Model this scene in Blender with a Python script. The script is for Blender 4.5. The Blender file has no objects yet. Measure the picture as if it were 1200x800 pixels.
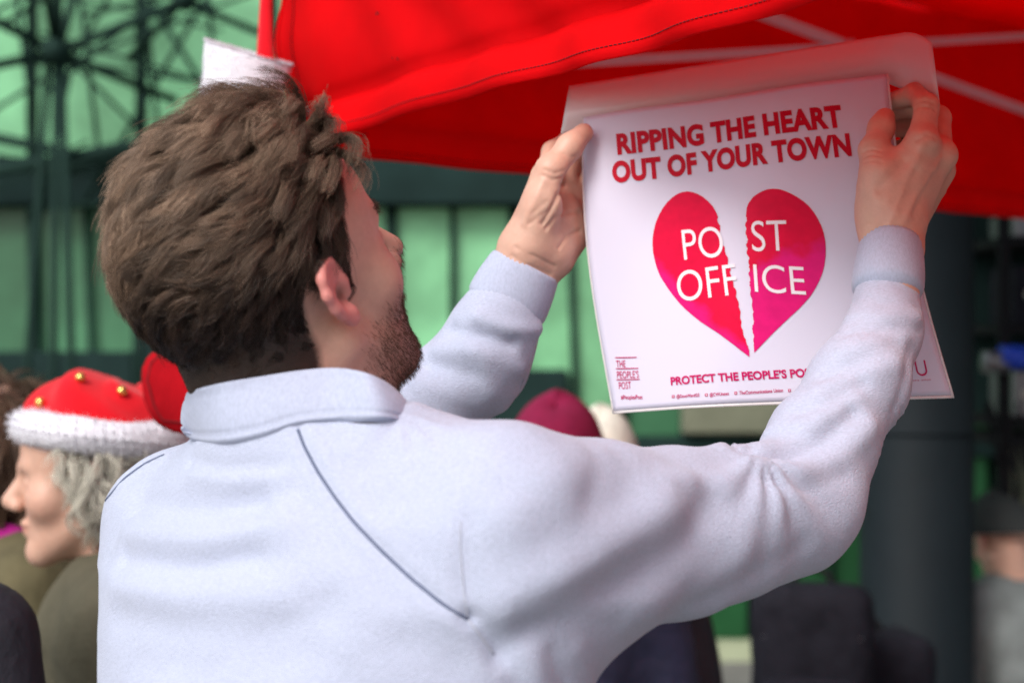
import bpy, math, random
import numpy as np
from mathutils import Vector, Matrix
from mathutils.bvhtree import BVHTree
from mathutils.geometry import delaunay_2d_cdt

random.seed(7)
rng = np.random.default_rng(7)
scene = bpy.context.scene
COL = scene.collection
CAMZ = 1.6
K = 36.0 / 60.0 / 1200.0          # metres per photo pixel at one metre

# ------------------------------------------------------------------ camera, sky, sun, exposure
cam_d = bpy.data.cameras.new("camera")
cam = bpy.data.objects.new("camera", cam_d)
COL.objects.link(cam)
cam.location = (0, 0, CAMZ)
cam.rotation_euler = (math.pi / 2, 0, 0)
cam_d.lens = 60.0
cam_d.sensor_width = 36.0
cam_d.clip_start = 0.05
cam_d.clip_end = 3000.0
cam_d.dof.use_dof = True
cam_d.dof.focus_distance = 1.48
cam_d.dof.aperture_fstop = 4.4
cam_d.dof.aperture_blades = 9
scene.camera = cam

world = bpy.data.worlds.new("World")
scene.world = world
world.use_nodes = True
wn = world.node_tree.nodes
wl = world.node_tree.links
wn.clear()
SUN_EL, SUN_AZ = math.radians(43), math.radians(212)
sky = wn.new("ShaderNodeTexSky")
sky.sky_type = 'NISHITA'
sky.sun_disc = False
sky.sun_elevation = SUN_EL
sky.sun_rotation = SUN_AZ
sky.dust_density = 3.0
hs = wn.new("ShaderNodeHueSaturation")
hs.inputs["Saturation"].default_value = 0.62
bg = wn.new("ShaderNodeBackground")
bg.inputs["Strength"].default_value = 0.12
wo = wn.new("ShaderNodeOutputWorld")
wl.new(sky.outputs[0], hs.inputs["Color"])
wl.new(hs.outputs[0], bg.inputs[0])
wl.new(bg.outputs[0], wo.inputs[0])

sun_d = bpy.data.lights.new("sun", 'SUN')
sun_d.energy = 1.5
sun_d.angle = math.radians(22)
sun_d.color = (1.0, 0.965, 0.93)
sun = bpy.data.objects.new("sun", sun_d)
COL.objects.link(sun)
sdir = Vector((math.sin(SUN_AZ) * math.cos(SUN_EL), math.cos(SUN_AZ) * math.cos(SUN_EL), math.sin(SUN_EL)))
sun.rotation_euler = sdir.to_track_quat('Z', 'Y').to_euler()
sun.location = (-3, -4, 9)

scene.view_settings.view_transform = 'Standard'
scene.view_settings.look = 'None'
scene.view_settings.gamma = 1.0
scene.view_settings.use_curve_mapping = False
scene.view_settings.exposure = 0.82
scene.render.engine = 'CYCLES'
scene.cycles.use_denoising = True
scene.cycles.denoiser = 'OPENIMAGEDENOISE'
scene.cycles.denoising_input_passes = 'RGB_ALBEDO_NORMAL'
scene.cycles.denoising_prefilter = 'NONE'
scene.cycles.max_bounces = 8
scene.cycles.transparent_max_bounces = 12
scene.cycles.sample_clamp_indirect = 6.0


# ------------------------------------------------------------------ helpers
def W(px, py, d):
    """photo pixel and distance along the view -> world point"""
    return np.array([(px - 600.0) * K * d, d, CAMZ + (400.0 - py) * K * d])


def proj(P):
    P = np.asarray(P, float)
    return np.stack([600 + P[..., 0] / (K * P[..., 1]), 400 - (P[..., 2] - CAMZ) / (K * P[..., 1])], -1)


def nrm(v):
    v = np.asarray(v, float)
    return v / (np.linalg.norm(v, axis=-1, keepdims=True) + 1e-12)


def tag(o, label=None, cat=None, group=None, kind=None):
    if label: o["label"] = label
    if cat: o["category"] = cat
    if group: o["group"] = group
    if kind: o["kind"] = kind
    return o


def empty(name, loc, label=None, cat=None, group=None):
    o = bpy.data.objects.new(name, None)
    COL.objects.link(o)
    o.location = [float(c) for c in loc]
    o.empty_display_size = 0.1
    return tag(o, label, cat, group)


ORIG = {}


def link(me, name, parent=None, origin=None):
    o = bpy.data.objects.new(name, me)
    COL.objects.link(o)
    org = np.zeros(3) if origin is None else np.asarray(origin, float)
    if parent is None:
        o.location = org
        ORIG[o.name] = org
    else:
        po = ORIG.get(parent.name)
        if po is None:
            po = np.array(parent.location) if parent.parent is None else np.zeros(3)
        o.parent = parent
        o.location = org - po
        ORIG[o.name] = org
    return o


def mk(name, V, F, mat, parent=None, origin=None, smooth=True, col=None, uv=None):
    """one mesh object from world-space vertices; F an (n,k) int array or a list of faces"""
    V = np.asarray(V, np.float32)
    if origin is None:
        origin = V.mean(0)
    Vl = V - np.asarray(origin, np.float32)
    me = bpy.data.meshes.new(name)
    if isinstance(F, np.ndarray):
        n, k = F.shape
        me.vertices.add(len(V)); me.vertices.foreach_set("co", Vl.ravel())
        me.loops.add(n * k); me.loops.foreach_set("vertex_index", F.astype(np.int32).ravel())
        me.polygons.add(n); me.polygons.foreach_set("loop_start", np.arange(0, n * k, k, dtype=np.int32))
        me.update(calc_edges=True)
    else:
        me.from_pydata([tuple(map(float, v)) for v in Vl], [], [tuple(f) for f in F])
        me.update()
    me.validate()
    if smooth:
        me.polygons.foreach_set("use_smooth", np.ones(len(me.polygons), bool))
    if col is not None:
        a = me.color_attributes.new("Col", 'FLOAT_COLOR', 'POINT')
        c4 = np.ones((len(V), 4), np.float32); c4[:, :3] = col
        a.data.foreach_set("color", c4.ravel())
    if uv is not None:
        l = me.uv_layers.new(name="UVMap")
        vi = np.zeros(len(me.loops), np.int32); me.loops.foreach_get("vertex_index", vi)
        l.data.foreach_set("uv", np.asarray(uv, np.float32)[vi].ravel())
    if mat is not None:
        me.materials.append(mat)
    return link(me, name, parent, origin)


def grid_faces(nu, nv, wrap_u=False):
    """faces for a (nu,nv) vertex grid, index = i*nv + j"""
    iu = np.arange(nu if wrap_u else nu - 1)
    jv = np.arange(nv - 1)
    I, J = np.meshgrid(iu, jv, indexing='ij')
    I2 = (I + 1) % nu
    return np.stack([I * nv + J, I2 * nv + J, I2 * nv + J + 1, I * nv + J + 1], -1).reshape(-1, 4)


def sheet(V, nu, nv, t):
    """give an (nu*nv) grid sheet thickness t along its normals; returns V,F closed"""
    V = np.asarray(V, float).reshape(nu, nv, 3)
    du = np.gradient(V, axis=0); dv = np.gradient(V, axis=1)
    n = nrm(np.cross(du, dv))
    A = (V + n * t * .5).reshape(-1, 3); B = (V - n * t * .5).reshape(-1, 3)
    F = grid_faces(nu, nv); N = nu * nv
    faces = [F, F[:, ::-1] + N]
    b = [i * nv for i in range(nu)] + [(nu - 1) * nv + j for j in range(1, nv)] + \
        [i * nv + nv - 1 for i in range(nu - 2, -1, -1)] + [j for j in range(nv - 2, 0, -1)]
    b = np.array(b); b2 = np.roll(b, -1)
    faces.append(np.stack([b2, b, b + N, b2 + N], -1))
    return np.concatenate([A, B]), np.concatenate(faces)


def tube(pts, r, seg=8, cap=True, ry=None, up=None):
    """swept tube; r scalar or per-point"""
    pts = np.asarray(pts, float); n = len(pts)
    r = np.broadcast_to(np.asarray(r, float), (n,))
    ry = r if ry is None else np.broadcast_to(np.asarray(ry, float), (n,))
    T = nrm(np.gradient(pts, axis=0))
    u = np.array([0, 0, 1.0]) if up is None else np.asarray(up, float)
    if up is None and abs(T[0] @ u) > .95: u = np.array([0, 1.0, 0])
    V = []
    a = np.arange(seg) * 2 * math.pi / seg
    for i in range(n):
        s = nrm(np.cross(u, T[i])); w = np.cross(T[i], s); u = w if up is None else u
        V.append(pts[i] + np.outer(np.cos(a) * r[i], s) + np.outer(np.sin(a) * ry[i], w))
    V = np.concatenate(V)
    F = [[i * seg + j, i * seg + (j + 1) % seg, (i + 1) * seg + (j + 1) % seg, (i + 1) * seg + j] for i in range(n - 1) for j in range(seg)]
    if cap:
        F.append(list(range(seg))[::-1]); F.append([(n - 1) * seg + j for j in range(seg)])
    return V, F


def box(lo, hi, bev=0.0):
    lo = np.asarray(lo, float); hi = np.asarray(hi, float)
    if bev <= 0:
        V = np.array([[(lo, hi)[i][0], (lo, hi)[j][1], (lo, hi)[k][2]] for i in (0, 1) for j in (0, 1) for k in (0, 1)])
        F = [[0, 1, 3, 2], [4, 6, 7, 5], [0, 4, 5, 1], [2, 3, 7, 6], [0, 2, 6, 4], [1, 5, 7, 3]]
        return V, F
    V = []; 
    for i in (0, 1):
        for j in (0, 1):
            for k in (0, 1):
                c = np.array([(lo, hi)[i][0], (lo, hi)[j][1], (lo, hi)[k][2]])
                s = np.array([1 - 2 * i, 1 - 2 * j, 1 - 2 * k]) * bev
                for ax in range(3):
                    p = c.copy()
                    for b in range(3):
                        if b != ax: p[b] += s[b]
                    V.append(p)
    V = np.array(V)
    id = lambda i, j, k, a: (i * 4 + j * 2 + k) * 3 + a
    F = []
    for a in range(3):
        for s in (0, 1):
            q = []
            for (m, n) in ((0, 0), (1, 0), (1, 1), (0, 1)):
                c = [0, 0, 0]; c[a] = s; c[(a + 1) % 3] = m; c[(a + 2) % 3] = n
                q.append(id(*c, a))
            F.append(q if s else q[::-1])
    for a in range(3):
        b, c_ = (a + 1) % 3, (a + 2) % 3
        for m in (0, 1):
            for n in (0, 1):
                c0 = [0, 0, 0]; c0[b] = m; c0[c_] = n
                c1 = list(c0); c1[a] = 1
                q = [id(*c0, b), id(*c1, b), id(*c1, c_), id(*c0, c_)]
                F.append(q if (m ^ n) else q[::-1])
    for i in (0, 1):
        for j in (0, 1):
            for k in (0, 1):
                q = [id(i, j, k, 0), id(i, j, k, 1), id(i, j, k, 2)]
                F.append(q if (i + j + k) % 2 else q[::-1])
    return V, F


def join(parts):
    Vs, Fs, off = [], [], 0
    for V, F in parts:
        V = np.asarray(V); Vs.append(V)
        for f in F: Fs.append([int(i) + off for i in f])
        off += len(V)
    return np.concatenate(Vs), Fs


def rot_about(V, c, axis, ang):
    M = np.array(Matrix.Rotation(ang, 3, Vector(axis)))
    return (np.asarray(V) - c) @ M.T + c


def noise(P, f, seed=0, octv=3):
    """cheap smooth pseudo-noise in [-1,1]"""
    P = np.asarray(P, float)
    r = np.random.default_rng(seed); out = 0; amp = 1; tot = 0
    for o in range(octv):
        for q in range(3):
            k = nrm(r.normal(size=3)) * f * (0.7 + .6 * r.random()); k2 = nrm(r.normal(size=3)) * f * .6
            out = out + amp * np.sin(P @ k + r.random() * 6.3 + 1.3 * np.sin(P @ k2 + r.random() * 6.3)) / 3
        tot += amp; amp *= .5; f *= 2
    return out / tot * 1.3


# ------------------------------------------------------------------ materials
def mat(name, base, rough=.6, spec=.3, var=0.0, vscale=40, bump=0.0, bscale=200, metal=0.0, coat=0.0, coat_r=.1,
        sheen=0.0, trans=0.0, tcol=None, vcol=False, sss=0.0, stretch=None, base2=None, bdist=.002, randv=0.0):
    m = bpy.data.materials.new(name); m.use_nodes = True
    nt = m.node_tree; N = nt.nodes; L = nt.links
    p = N["Principled BSDF"]
    p.inputs["Base Color"].default_value = (*base, 1)
    p.inputs["Roughness"].default_value = rough
    p.inputs["Specular IOR Level"].default_value = spec
    p.inputs["Metallic"].default_value = metal
    p.inputs["Coat Weight"].default_value = coat
    p.inputs["Coat Roughness"].default_value = coat_r
    if sheen:
        p.inputs["Sheen Weight"].default_value = sheen
        p.inputs["Sheen Roughness"].default_value = .5
    if sss:
        p.inputs["Subsurface Weight"].default_value = sss
        p.inputs["Subsurface Radius"].default_value = (1.0, .35, .2)
        p.inputs["Subsurface Scale"].default_value = .006
    tc = N.new("ShaderNodeTexCoord")
    src = tc.outputs["Object"]
    if stretch:
        mp = N.new("ShaderNodeMapping"); mp.inputs["Scale"].default_value = stretch
        L.new(src, mp.inputs[0]); src = mp.outputs[0]
    colsock = None
    if vcol:
        a = N.new("ShaderNodeVertexColor"); a.layer_name = "Col"; colsock = a.outputs[0]
    if var > 0:
        nz = N.new("ShaderNodeTexNoise"); nz.inputs["Scale"].default_value = vscale; nz.inputs["Detail"].default_value = 6
        nz.inputs["Roughness"].default_value = .65
        L.new(src, nz.inputs["Vector"])
        if base2 is not None:
            cr = N.new("ShaderNodeValToRGB")
            cr.color_ramp.elements[0].position = .38; cr.color_ramp.elements[1].position = .62
            cr.color_ramp.elements[0].color = (*base, 1); cr.color_ramp.elements[1].color = (*base2, 1)
            L.new(nz.outputs[0], cr.inputs[0]); colsock = cr.outputs[0]
        else:
            mr = N.new("ShaderNodeMapRange")
            mr.inputs["From Min"].default_value = .3; mr.inputs["From Max"].default_value = .7
            mr.inputs["To Min"].default_value = 1 - var; mr.inputs["To Max"].default_value = 1 + var
            L.new(nz.outputs[0], mr.inputs[0])
            mx = N.new("ShaderNodeVectorMath"); mx.operation = 'SCALE'
            if colsock is not None: L.new(colsock, mx.inputs[0])
            else: mx.inputs[0].default_value = base
            L.new(mr.outputs[0], mx.inputs["Scale"]); colsock = mx.outputs[0]
    if randv > 0:
        oi = N.new("ShaderNodeObjectInfo")
        mr = N.new("ShaderNodeMapRange"); mr.inputs["To Min"].default_value = 1 - randv; mr.inputs["To Max"].default_value = 1 + randv
        L.new(oi.outputs["Random"], mr.inputs[0])
        mx = N.new("ShaderNodeVectorMath"); mx.operation = 'SCALE'
        if colsock is not None: L.new(colsock, mx.inputs[0])
        else: mx.inputs[0].default_value = base
        L.new(mr.outputs[0], mx.inputs["Scale"]); colsock = mx.outputs[0]
    if colsock is not None: L.new(colsock, p.inputs["Base Color"])
    if bump > 0:
        nb = N.new("ShaderNodeTexNoise"); nb.inputs["Scale"].default_value = bscale; nb.inputs["Detail"].default_value = 4
        L.new(src, nb.inputs["Vector"])
        b = N.new("ShaderNodeBump"); b.inputs["Strength"].default_value = bump; b.inputs["Distance"].default_value = bdist
        L.new(nb.outputs[0], b.inputs["Height"]); L.new(b.outputs[0], p.inputs["Normal"])
    if trans > 0:
        t = N.new("ShaderNodeBsdfTranslucent"); t.inputs[0].default_value = (*(tcol or base), 1)
        ms = N.new("ShaderNodeMixShader"); ms.inputs[0].default_value = trans
        L.new(p.outputs[0], ms.inputs[1]); L.new(t.outputs[0], ms.inputs[2])
        L.new(ms.outputs[0], N["Material Output"].inputs[0])
    return m


M = {}
M['paving'] = mat("paving", (.16, .16, .15), .8, var=.25, vscale=3, bump=.2, bscale=60)
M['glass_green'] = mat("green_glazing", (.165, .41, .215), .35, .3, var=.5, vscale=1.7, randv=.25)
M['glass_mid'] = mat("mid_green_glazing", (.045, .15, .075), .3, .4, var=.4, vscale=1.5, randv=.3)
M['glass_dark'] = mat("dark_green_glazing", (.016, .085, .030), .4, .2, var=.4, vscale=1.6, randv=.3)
M['steel_dark'] = mat("dark_green_steel", (.012, .03, .024), .8, .1, var=.2, vscale=8)
M['beam'] = mat("dark_painted_beam", (.012, .028, .026), .8, .1, var=.3, vscale=3)
M['plinth'] = mat("pale_stone_plinth", (.32, .36, .24), .8, var=.2, vscale=5)
M['column'] = mat("slate_grey_painted_column", (.008, .0125, .0155), .65, .12, var=.12, vscale=6, bump=.05, bscale=90)
M['black'] = mat("matt_black_plastic", (.012, .012, .014), .8, .1, var=.2, vscale=20)
M['nylon'] = mat("black_nylon", (.014, .014, .02), .8, .1, var=.3, vscale=15, bump=.4, bscale=25, bdist=.02)
M['metal_grey'] = mat("grey_metal", (.2, .2, .21), .4, .5, metal=.6, var=.15, vscale=10)
M['louvre'] = mat("grey_olive_louvre", (.16, .17, .12), .5, var=.15, vscale=10)
M['blue'] = mat("blue_plastic", (.02, .06, .5), .4)
M['cream'] = mat("cream_plastic", (.6, .58, .5), .5)
M['red_tent'] = mat("red_tent_polyester", (.82, .003, .007), .75, .08, var=.1, vscale=9, bump=.25, bscale=14, bdist=.01, trans=.55, tcol=(.92, .004, .008))
M['frame_white'] = mat("white_powder_coated_steel", (.62, .6, .68), .35, .5, var=.06, vscale=25)
M['thread'] = mat("dark_red_thread", (.16, .002, .006), .8)
M['stain'] = mat("dark_tear_mark", (.02, .004, .006), .9)
M['sweat'] = mat("light_grey_marl_fleece", (.405, .44, .56), .95, .1, var=.13, vscale=320, bump=.6, bscale=380, bdist=.0018, sheen=.25, stretch=(1, 1, 3.0))
M['sweat_rib'] = mat("light_grey_marl_rib", (.39, .425, .545), .95, .1, var=.11, vscale=200, bump=.35, bscale=420, bdist=.0012, sheen=.2, stretch=(2.5, 2.5, 1))
M['seam'] = mat("slate_blue_seam_piping", (.10, .12, .19), .85)
M['seam_soft'] = mat("grey_seam", (.40, .42, .50), .9)
M['skin'] = mat("skin", (.5, .3, .22), .48, .4, var=.06, vscale=120, bump=.22, bscale=380, bdist=.0008, vcol=True, sss=.16)
M['hair'] = mat("brown_hair", (.07, .043, .028), .36, .28, vcol=True)
M['beard'] = mat("dark_brown_beard", (.11, .060, .036), .5, .4)
M['denim'] = mat("blue_denim", (.03, .045, .10), .85, var=.25, vscale=60, bump=.2, bscale=300)
M['shoe'] = mat("white_trainer", (.5, .5, .5), .6)
M['shoe_dark'] = mat("black_leather", (.015, .014, .013), .4)
M['fur'] = mat("white_plush", (.68, .67, .73), .95, .1, var=.06, vscale=60, bump=.8, bscale=160, bdist=.004, sheen=.4)
M['felt_red'] = mat("red_felt", (.60, .006, .014), .9, .1, var=.12, vscale=25, bump=.4, bscale=180, bdist=.002, sheen=.15)
M['felt_dark'] = mat("deep_red_felt", (.34, .003, .008), .9, .1, var=.15, vscale=25, bump=.4, bscale=180, bdist=.002)
M['gold'] = mat("gold_bell", (.8, .5, .15), .25, .5, metal=1.0)
M['grey_hair'] = mat("silver_hair", (.42, .40, .33), .5, .4, vcol=True)
M['white_hair'] = mat("white_knit", (.62, .60, .52), .95, .1, var=.15, vscale=40, bump=.6, bscale=120, bdist=.004)
M['khaki'] = mat("khaki_canvas", (.085, .078, .05), .85, var=.2, vscale=12, bump=.4, bscale=18, bdist=.02)
M['olive'] = mat("olive_wool", (.11, .095, .05), .9, var=.25, vscale=14, bump=.4, bscale=20, bdist=.02)
M['dark_coat'] = mat("dark_charcoal_coat", (.022, .022, .03), .75, var=.25, vscale=10, bump=.5, bscale=16, bdist=.02)
M['navy'] = mat("navy_padded_jacket", (.022, .026, .062), .6, var=.3, vscale=8, bump=.6, bscale=12, bdist=.03)
M['grey_jacket'] = mat("grey_fleece", (.15, .17, .17), .9, var=.25, vscale=14, bump=.4, bscale=20, bdist=.02)
M['magenta'] = mat("magenta_knit", (.36, .01, .20), .9, var=.15, vscale=50, bump=.6, bscale=90, bdist=.004)
M['maroon'] = mat("maroon_knit", (.22, .008, .05), .9, var=.15, vscale=50, bump=.6, bscale=110, bdist=.004)
M['charcoal_knit'] = mat("charcoal_knit", (.03, .035, .035), .9, bump=.6, bscale=90, bdist=.004)

# printed, laminated sheet
M['paper'] = mat("laminated_white_paper", (.64, .62, .755), .5, .3, coat=.12, coat_r=.25, bump=.06, bscale=7, bdist=.02, trans=.12)
M['ink_red'] = mat("red_ink_under_laminate", (.46, .004, .022), .5, .06, coat=.03, coat_r=.25, bump=.06, bscale=7, bdist=.02)
M['ink_magenta'] = mat("magenta_ink_under_laminate", (.46, .004, .10), .5, .06, coat=.03, coat_r=.25)
M['ink_white'] = mat("white_ink_under_laminate", (.74, .68, .74), .5, .3, coat=.12, coat_r=.25)


def heart_material(pa, pb):
    m = mat("red_and_pink_heart_ink", (.6, .004, .02), .5, .06, coat=.03, coat_r=.25, bump=.06, bscale=7, bdist=.02)
    N = m.node_tree.nodes; L = m.node_tree.links; p = N["Principled BSDF"]
    uvn = N.new("ShaderNodeUVMap"); uvn.uv_map = "UVMap"
    sep = N.new("ShaderNodeSeparateXYZ"); L.new(uvn.outputs[0], sep.inputs[0])
    nz = N.new("ShaderNodeTexNoise"); nz.inputs["Scale"].default_value = 9; nz.inputs["Detail"].default_value = 7
    L.new(uvn.outputs[0], nz.inputs["Vector"])
    # irregular dividing line between the red upper print and the pink lower print
    b_ = (pb[1] - pa[1]) / (pb[0] - pa[0]); a_ = pa[1] - b_ * pa[0]
    ma = N.new("ShaderNodeMath"); ma.operation = 'MULTIPLY_ADD'; ma.inputs[1].default_value = .22; L.new(nz.outputs[0], ma.inputs[0]); L.new(sep.outputs[1], ma.inputs[2])
    mb = N.new("ShaderNodeMath"); mb.operation = 'MULTIPLY_ADD'; mb.inputs[1].default_value = -b_; L.new(sep.outputs[0], mb.inputs[0]); L.new(ma.outputs[0], mb.inputs[2])
    mc = N.new("ShaderNodeMath"); mc.operation = 'ADD'; mc.inputs[1].default_value = .5 - a_ - .11; L.new(mb.outputs[0], mc.inputs[0])
    cr = N.new("ShaderNodeValToRGB")
    e = cr.color_ramp.elements
    e[0].position = .47; e[0].color = (.60, .001, .040, 1); e[1].position = .52; e[1].color = (.60, .006, .145, 1)
    L.new(mc.outputs[0], cr.inputs[0])
    n2 = N.new("ShaderNodeTexNoise"); n2.inputs["Scale"].default_value = 22; n2.inputs["Detail"].default_value = 5; L.new(uvn.outputs[0], n2.inputs["Vector"])
    mr = N.new("ShaderNodeMapRange"); mr.inputs["To Min"].default_value = .8; mr.inputs["To Max"].default_value = 1.2; L.new(n2.outputs[0], mr.inputs[0])
    sc = N.new("ShaderNodeVectorMath"); sc.operation = 'SCALE'; L.new(cr.outputs[0], sc.inputs[0]); L.new(mr.outputs[0], sc.inputs["Scale"])
    L.new(sc.outputs[0], p.inputs["Base Color"])
    return m




def film_material():
    m = bpy.data.materials.new("milky_laminate_film"); m.use_nodes = True
    N = m.node_tree.nodes; L = m.node_tree.links
    p = N["Principled BSDF"]; p.inputs["Base Color"].default_value = (.90, .88, .90, 1); p.inputs["Roughness"].default_value = .3
    p.inputs["Coat Weight"].default_value = .5
    t = N.new("ShaderNodeBsdfTransparent"); t.inputs[0].default_value = (.95, .92, .93, 1)
    tl = N.new("ShaderNodeBsdfTranslucent"); tl.inputs[0].default_value = (.7, .64, .66, 1)
    a = N.new("ShaderNodeMixShader"); a.inputs[0].default_value = .28
    b = N.new("ShaderNodeMixShader"); b.inputs[0].default_value = .20
    L.new(p.outputs[0], a.inputs[1]); L.new(tl.outputs[0], a.inputs[2])
    L.new(a.outputs[0], b.inputs[1]); L.new(t.outputs[0], b.inputs[2]); L.new(b.outputs[0], N["Material Output"].inputs[0])
    return m


M['film'] = film_material()


# ------------------------------------------------------------------ signed distance modelling
def s_cone(P, a, b, ra, rb):
    a = np.asarray(a, np.float32); ab = np.asarray(b, np.float32) - a
    q = P - a
    t = np.clip((q @ ab) / max(float(ab @ ab), 1e-9), 0, 1)
    return np.linalg.norm(q - t[:, None] * ab, axis=1) - (ra + (rb - ra) * t)


def s_ell(P, c, r, R=None):
    q = P - np.asarray(c, np.float32)
    if R is not None: q = q @ np.asarray(R, np.float32).T
    r = np.asarray(r, np.float32)
    k0 = np.linalg.norm(q / r, axis=1); k1 = np.linalg.norm(q / (r * r), axis=1)
    return k0 * (k0 - 1) / np.maximum(k1, 1e-6)


def smin(a, b, k):
    h = np.maximum(k - np.abs(a - b), 0) / k
    return np.minimum(a, b) - h * h * k * .25


def smax(a, b, k): return -smin(-a, -b, k)


def chain(P, pts, k=.012):
    """smooth union of round cones through [(xyz, r), ...]"""
    d = None
    for (a, ra), (b, rb) in zip(pts[:-1], pts[1:]):
        e = s_cone(P, a, b, ra, rb)
        d = e if d is None else smin(d, e, k)
    return d


def surface_nets(F, lo, h):
    s = F < 0
    def cc(i, j, k): return (slice(i, F.shape[0] - 1 + i), slice(j, F.shape[1] - 1 + j), slice(k, F.shape[2] - 1 + k))
    cnt = np.zeros(tuple(n - 1 for n in F.shape), np.int8)
    corners = [(i, j, k) for i in (0, 1) for j in (0, 1) for k in (0, 1)]
    for c in corners: cnt += s[cc(*c)]
    cells = np.argwhere((cnt > 0) & (cnt < 8))
    acc = np.zeros((len(cells), 3)); num = np.zeros(len(cells))
    vals = {c: F[cells[:, 0] + c[0], cells[:, 1] + c[1], cells[:, 2] + c[2]].astype(float) for c in corners}
    for a in corners:
        for ax in range(3):
            if a[ax]: continue
            b = list(a); b[ax] = 1; b = tuple(b)
            va, vb = vals[a], vals[b]
            x = (va < 0) != (vb < 0)
            t = np.where(x, va / np.where(x, va - vb, 1), 0)
            p = np.tile(np.array(a, float), (len(cells), 1)); p[:, ax] += t
            acc[x] += p[x]; num[x] += 1
    V = (cells + acc / num[:, None]) * h + lo
    vid = np.full(cnt.shape, -1, np.int64); vid[tuple(cells.T)] = np.arange(len(cells))
    faces = []
    for ax in range(3):
        sl0 = [slice(1, -1)] * 3; sl1 = [slice(1, -1)] * 3
        sl0[ax] = slice(0, -1); sl1[ax] = slice(1, None)
        A, B = s[tuple(sl0)], s[tuple(sl1)]
        e = np.argwhere(A != B)
        off = np.ones(3, int); off[ax] = 0
        g = e + off
        flip = A[tuple(e.T)]
        u, v = [(1, 2), (2, 0), (0, 1)][ax]
        def at(du, dv):
            q = g.copy(); q[:, u] += du; q[:, v] += dv
            return vid[tuple(q.T)]
        quad = np.stack([at(-1, -1), at(0, -1), at(0, 0), at(-1, 0)], -1)
        quad[~flip] = quad[~flip][:, ::-1]
        faces.append(quad)
    Fq = np.concatenate(faces)
    return V, Fq[(Fq >= 0).all(1)]


def sdf_mesh(fn, lo, hi, h, B=12):
    lo = np.asarray(lo, float); hi = np.asarray(hi, float)
    nb = np.ceil((hi - lo) / (h * B)).astype(int)
    n = nb * B + 1
    ctr = np.stack(np.meshgrid(*[(np.arange(k) + .5) * B * h for k in nb], indexing='ij'), -1).reshape(-1, 3) + lo
    fc = fn(ctr.astype(np.float32))
    rad = B * h * .87
    F = np.empty(tuple(n), np.float32)
    fcg = fc.reshape(nb)
    F[:-1, :-1, :-1] = np.repeat(np.repeat(np.repeat(fcg, B, 0), B, 1), B, 2)
    F[-1] = F[-2]; F[:, -1] = F[:, -2]; F[:, :, -1] = F[:, :, -2]
    keep = np.argwhere(np.abs(fcg) < rad * 1.7 + .006)
    loc = np.stack(np.meshgrid(*[np.arange(B + 1)] * 3, indexing='ij'), -1).reshape(-1, 3)
    for s in range(0, len(keep), 400):
        kb = keep[s:s + 400]
        idx = (kb[:, None, :] * B + loc[None]).reshape(-1, 3)
        v = fn((idx * h + lo).astype(np.float32))
        F[idx[:, 0], idx[:, 1], idx[:, 2]] = v
    F[0] = np.abs(F[0]) + 1e-4; F[-1] = np.abs(F[-1]) + 1e-4
    F[:, 0] = np.abs(F[:, 0]) + 1e-4; F[:, -1] = np.abs(F[:, -1]) + 1e-4
    F[:, :, 0] = np.abs(F[:, :, 0]) + 1e-4; F[:, :, -1] = np.abs(F[:, :, -1]) + 1e-4
    return surface_nets(F, lo, h)


def relax(V, F, it=2, lam=.5):
    E = np.concatenate([F[:, [0, 1]], F[:, [1, 2]], F[:, [2, 3]], F[:, [3, 0]]])
    a = np.concatenate([E[:, 0], E[:, 1]]); b = np.concatenate([E[:, 1], E[:, 0]])
    deg = np.bincount(a, minlength=len(V)).astype(float)[:, None]
    for _ in range(it):
        S = np.stack([np.bincount(a, weights=V[b, c], minlength=len(V)) for c in range(3)], -1)
        V = V + lam * (S / np.maximum(deg, 1) - V)
    return V


def vnormals(V, F):
    n = np.cross(V[F[:, 2]] - V[F[:, 0]], V[F[:, 3]] - V[F[:, 1]])
    out = np.zeros_like(V)
    for k in range(4):
        for c in range(3): out[:, c] += np.bincount(F[:, k], weights=n[:, c], minlength=len(V))
    return nrm(out)


def polydist(P, pts):
    d = np.full(len(P), 9.0)
    for a, b in zip(pts[:-1], pts[1:]):
        ab = b - a; t = np.clip(((P - a) @ ab) / (ab @ ab + 1e-12), 0, 1)
        d = np.minimum(d, np.linalg.norm(P - a - t[:, None] * ab, axis=1))
    return d


def strands(name, pts, rad, mat_, parent, origin, col=None, sides=3):
    """pts (n,k,3): one joined mesh of thin tapered hairs"""
    n, k, _ = pts.shape
    T = nrm(np.gradient(pts, axis=1))
    ref = nrm(rng.normal(size=(n, 1, 3)))
    s = nrm(np.cross(T, ref)); w = np.cross(T, s)
    taper = np.linspace(1, .35, k)[None, :, None] * np.asarray(rad).reshape(-1, 1, 1)
    V = np.stack([pts + (s * math.cos(a) + w * math.sin(a)) * taper for a in [2 * math.pi * q / sides for q in range(sides)]], 2)  # n,k,sides,3
    base = (np.arange(n)[:, None, None] * k + np.arange(k - 1)[None, :, None]) * sides
    q = np.arange(sides)[None, None, :]; q2 = (q + 1) % sides
    F = np.stack([base + q, base + q2, base + sides + q2, base + sides + q], -1).reshape(-1, 4)
    c = None
    if col is not None: c = np.repeat(col, k * sides, axis=0)
    return mk(name, V.reshape(-1, 3), F, mat_, parent, origin, True, c)


# ------------------------------------------------------------------ setting: ground
G = 400.0
mk("ground", [[-G, -G, 0], [G, -G, 0], [G, G, 0], [-G, G, 0]], [[0, 1, 2, 3]], M['paving'], origin=(0, 0, 0), smooth=False)["kind"] = "structure"

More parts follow.
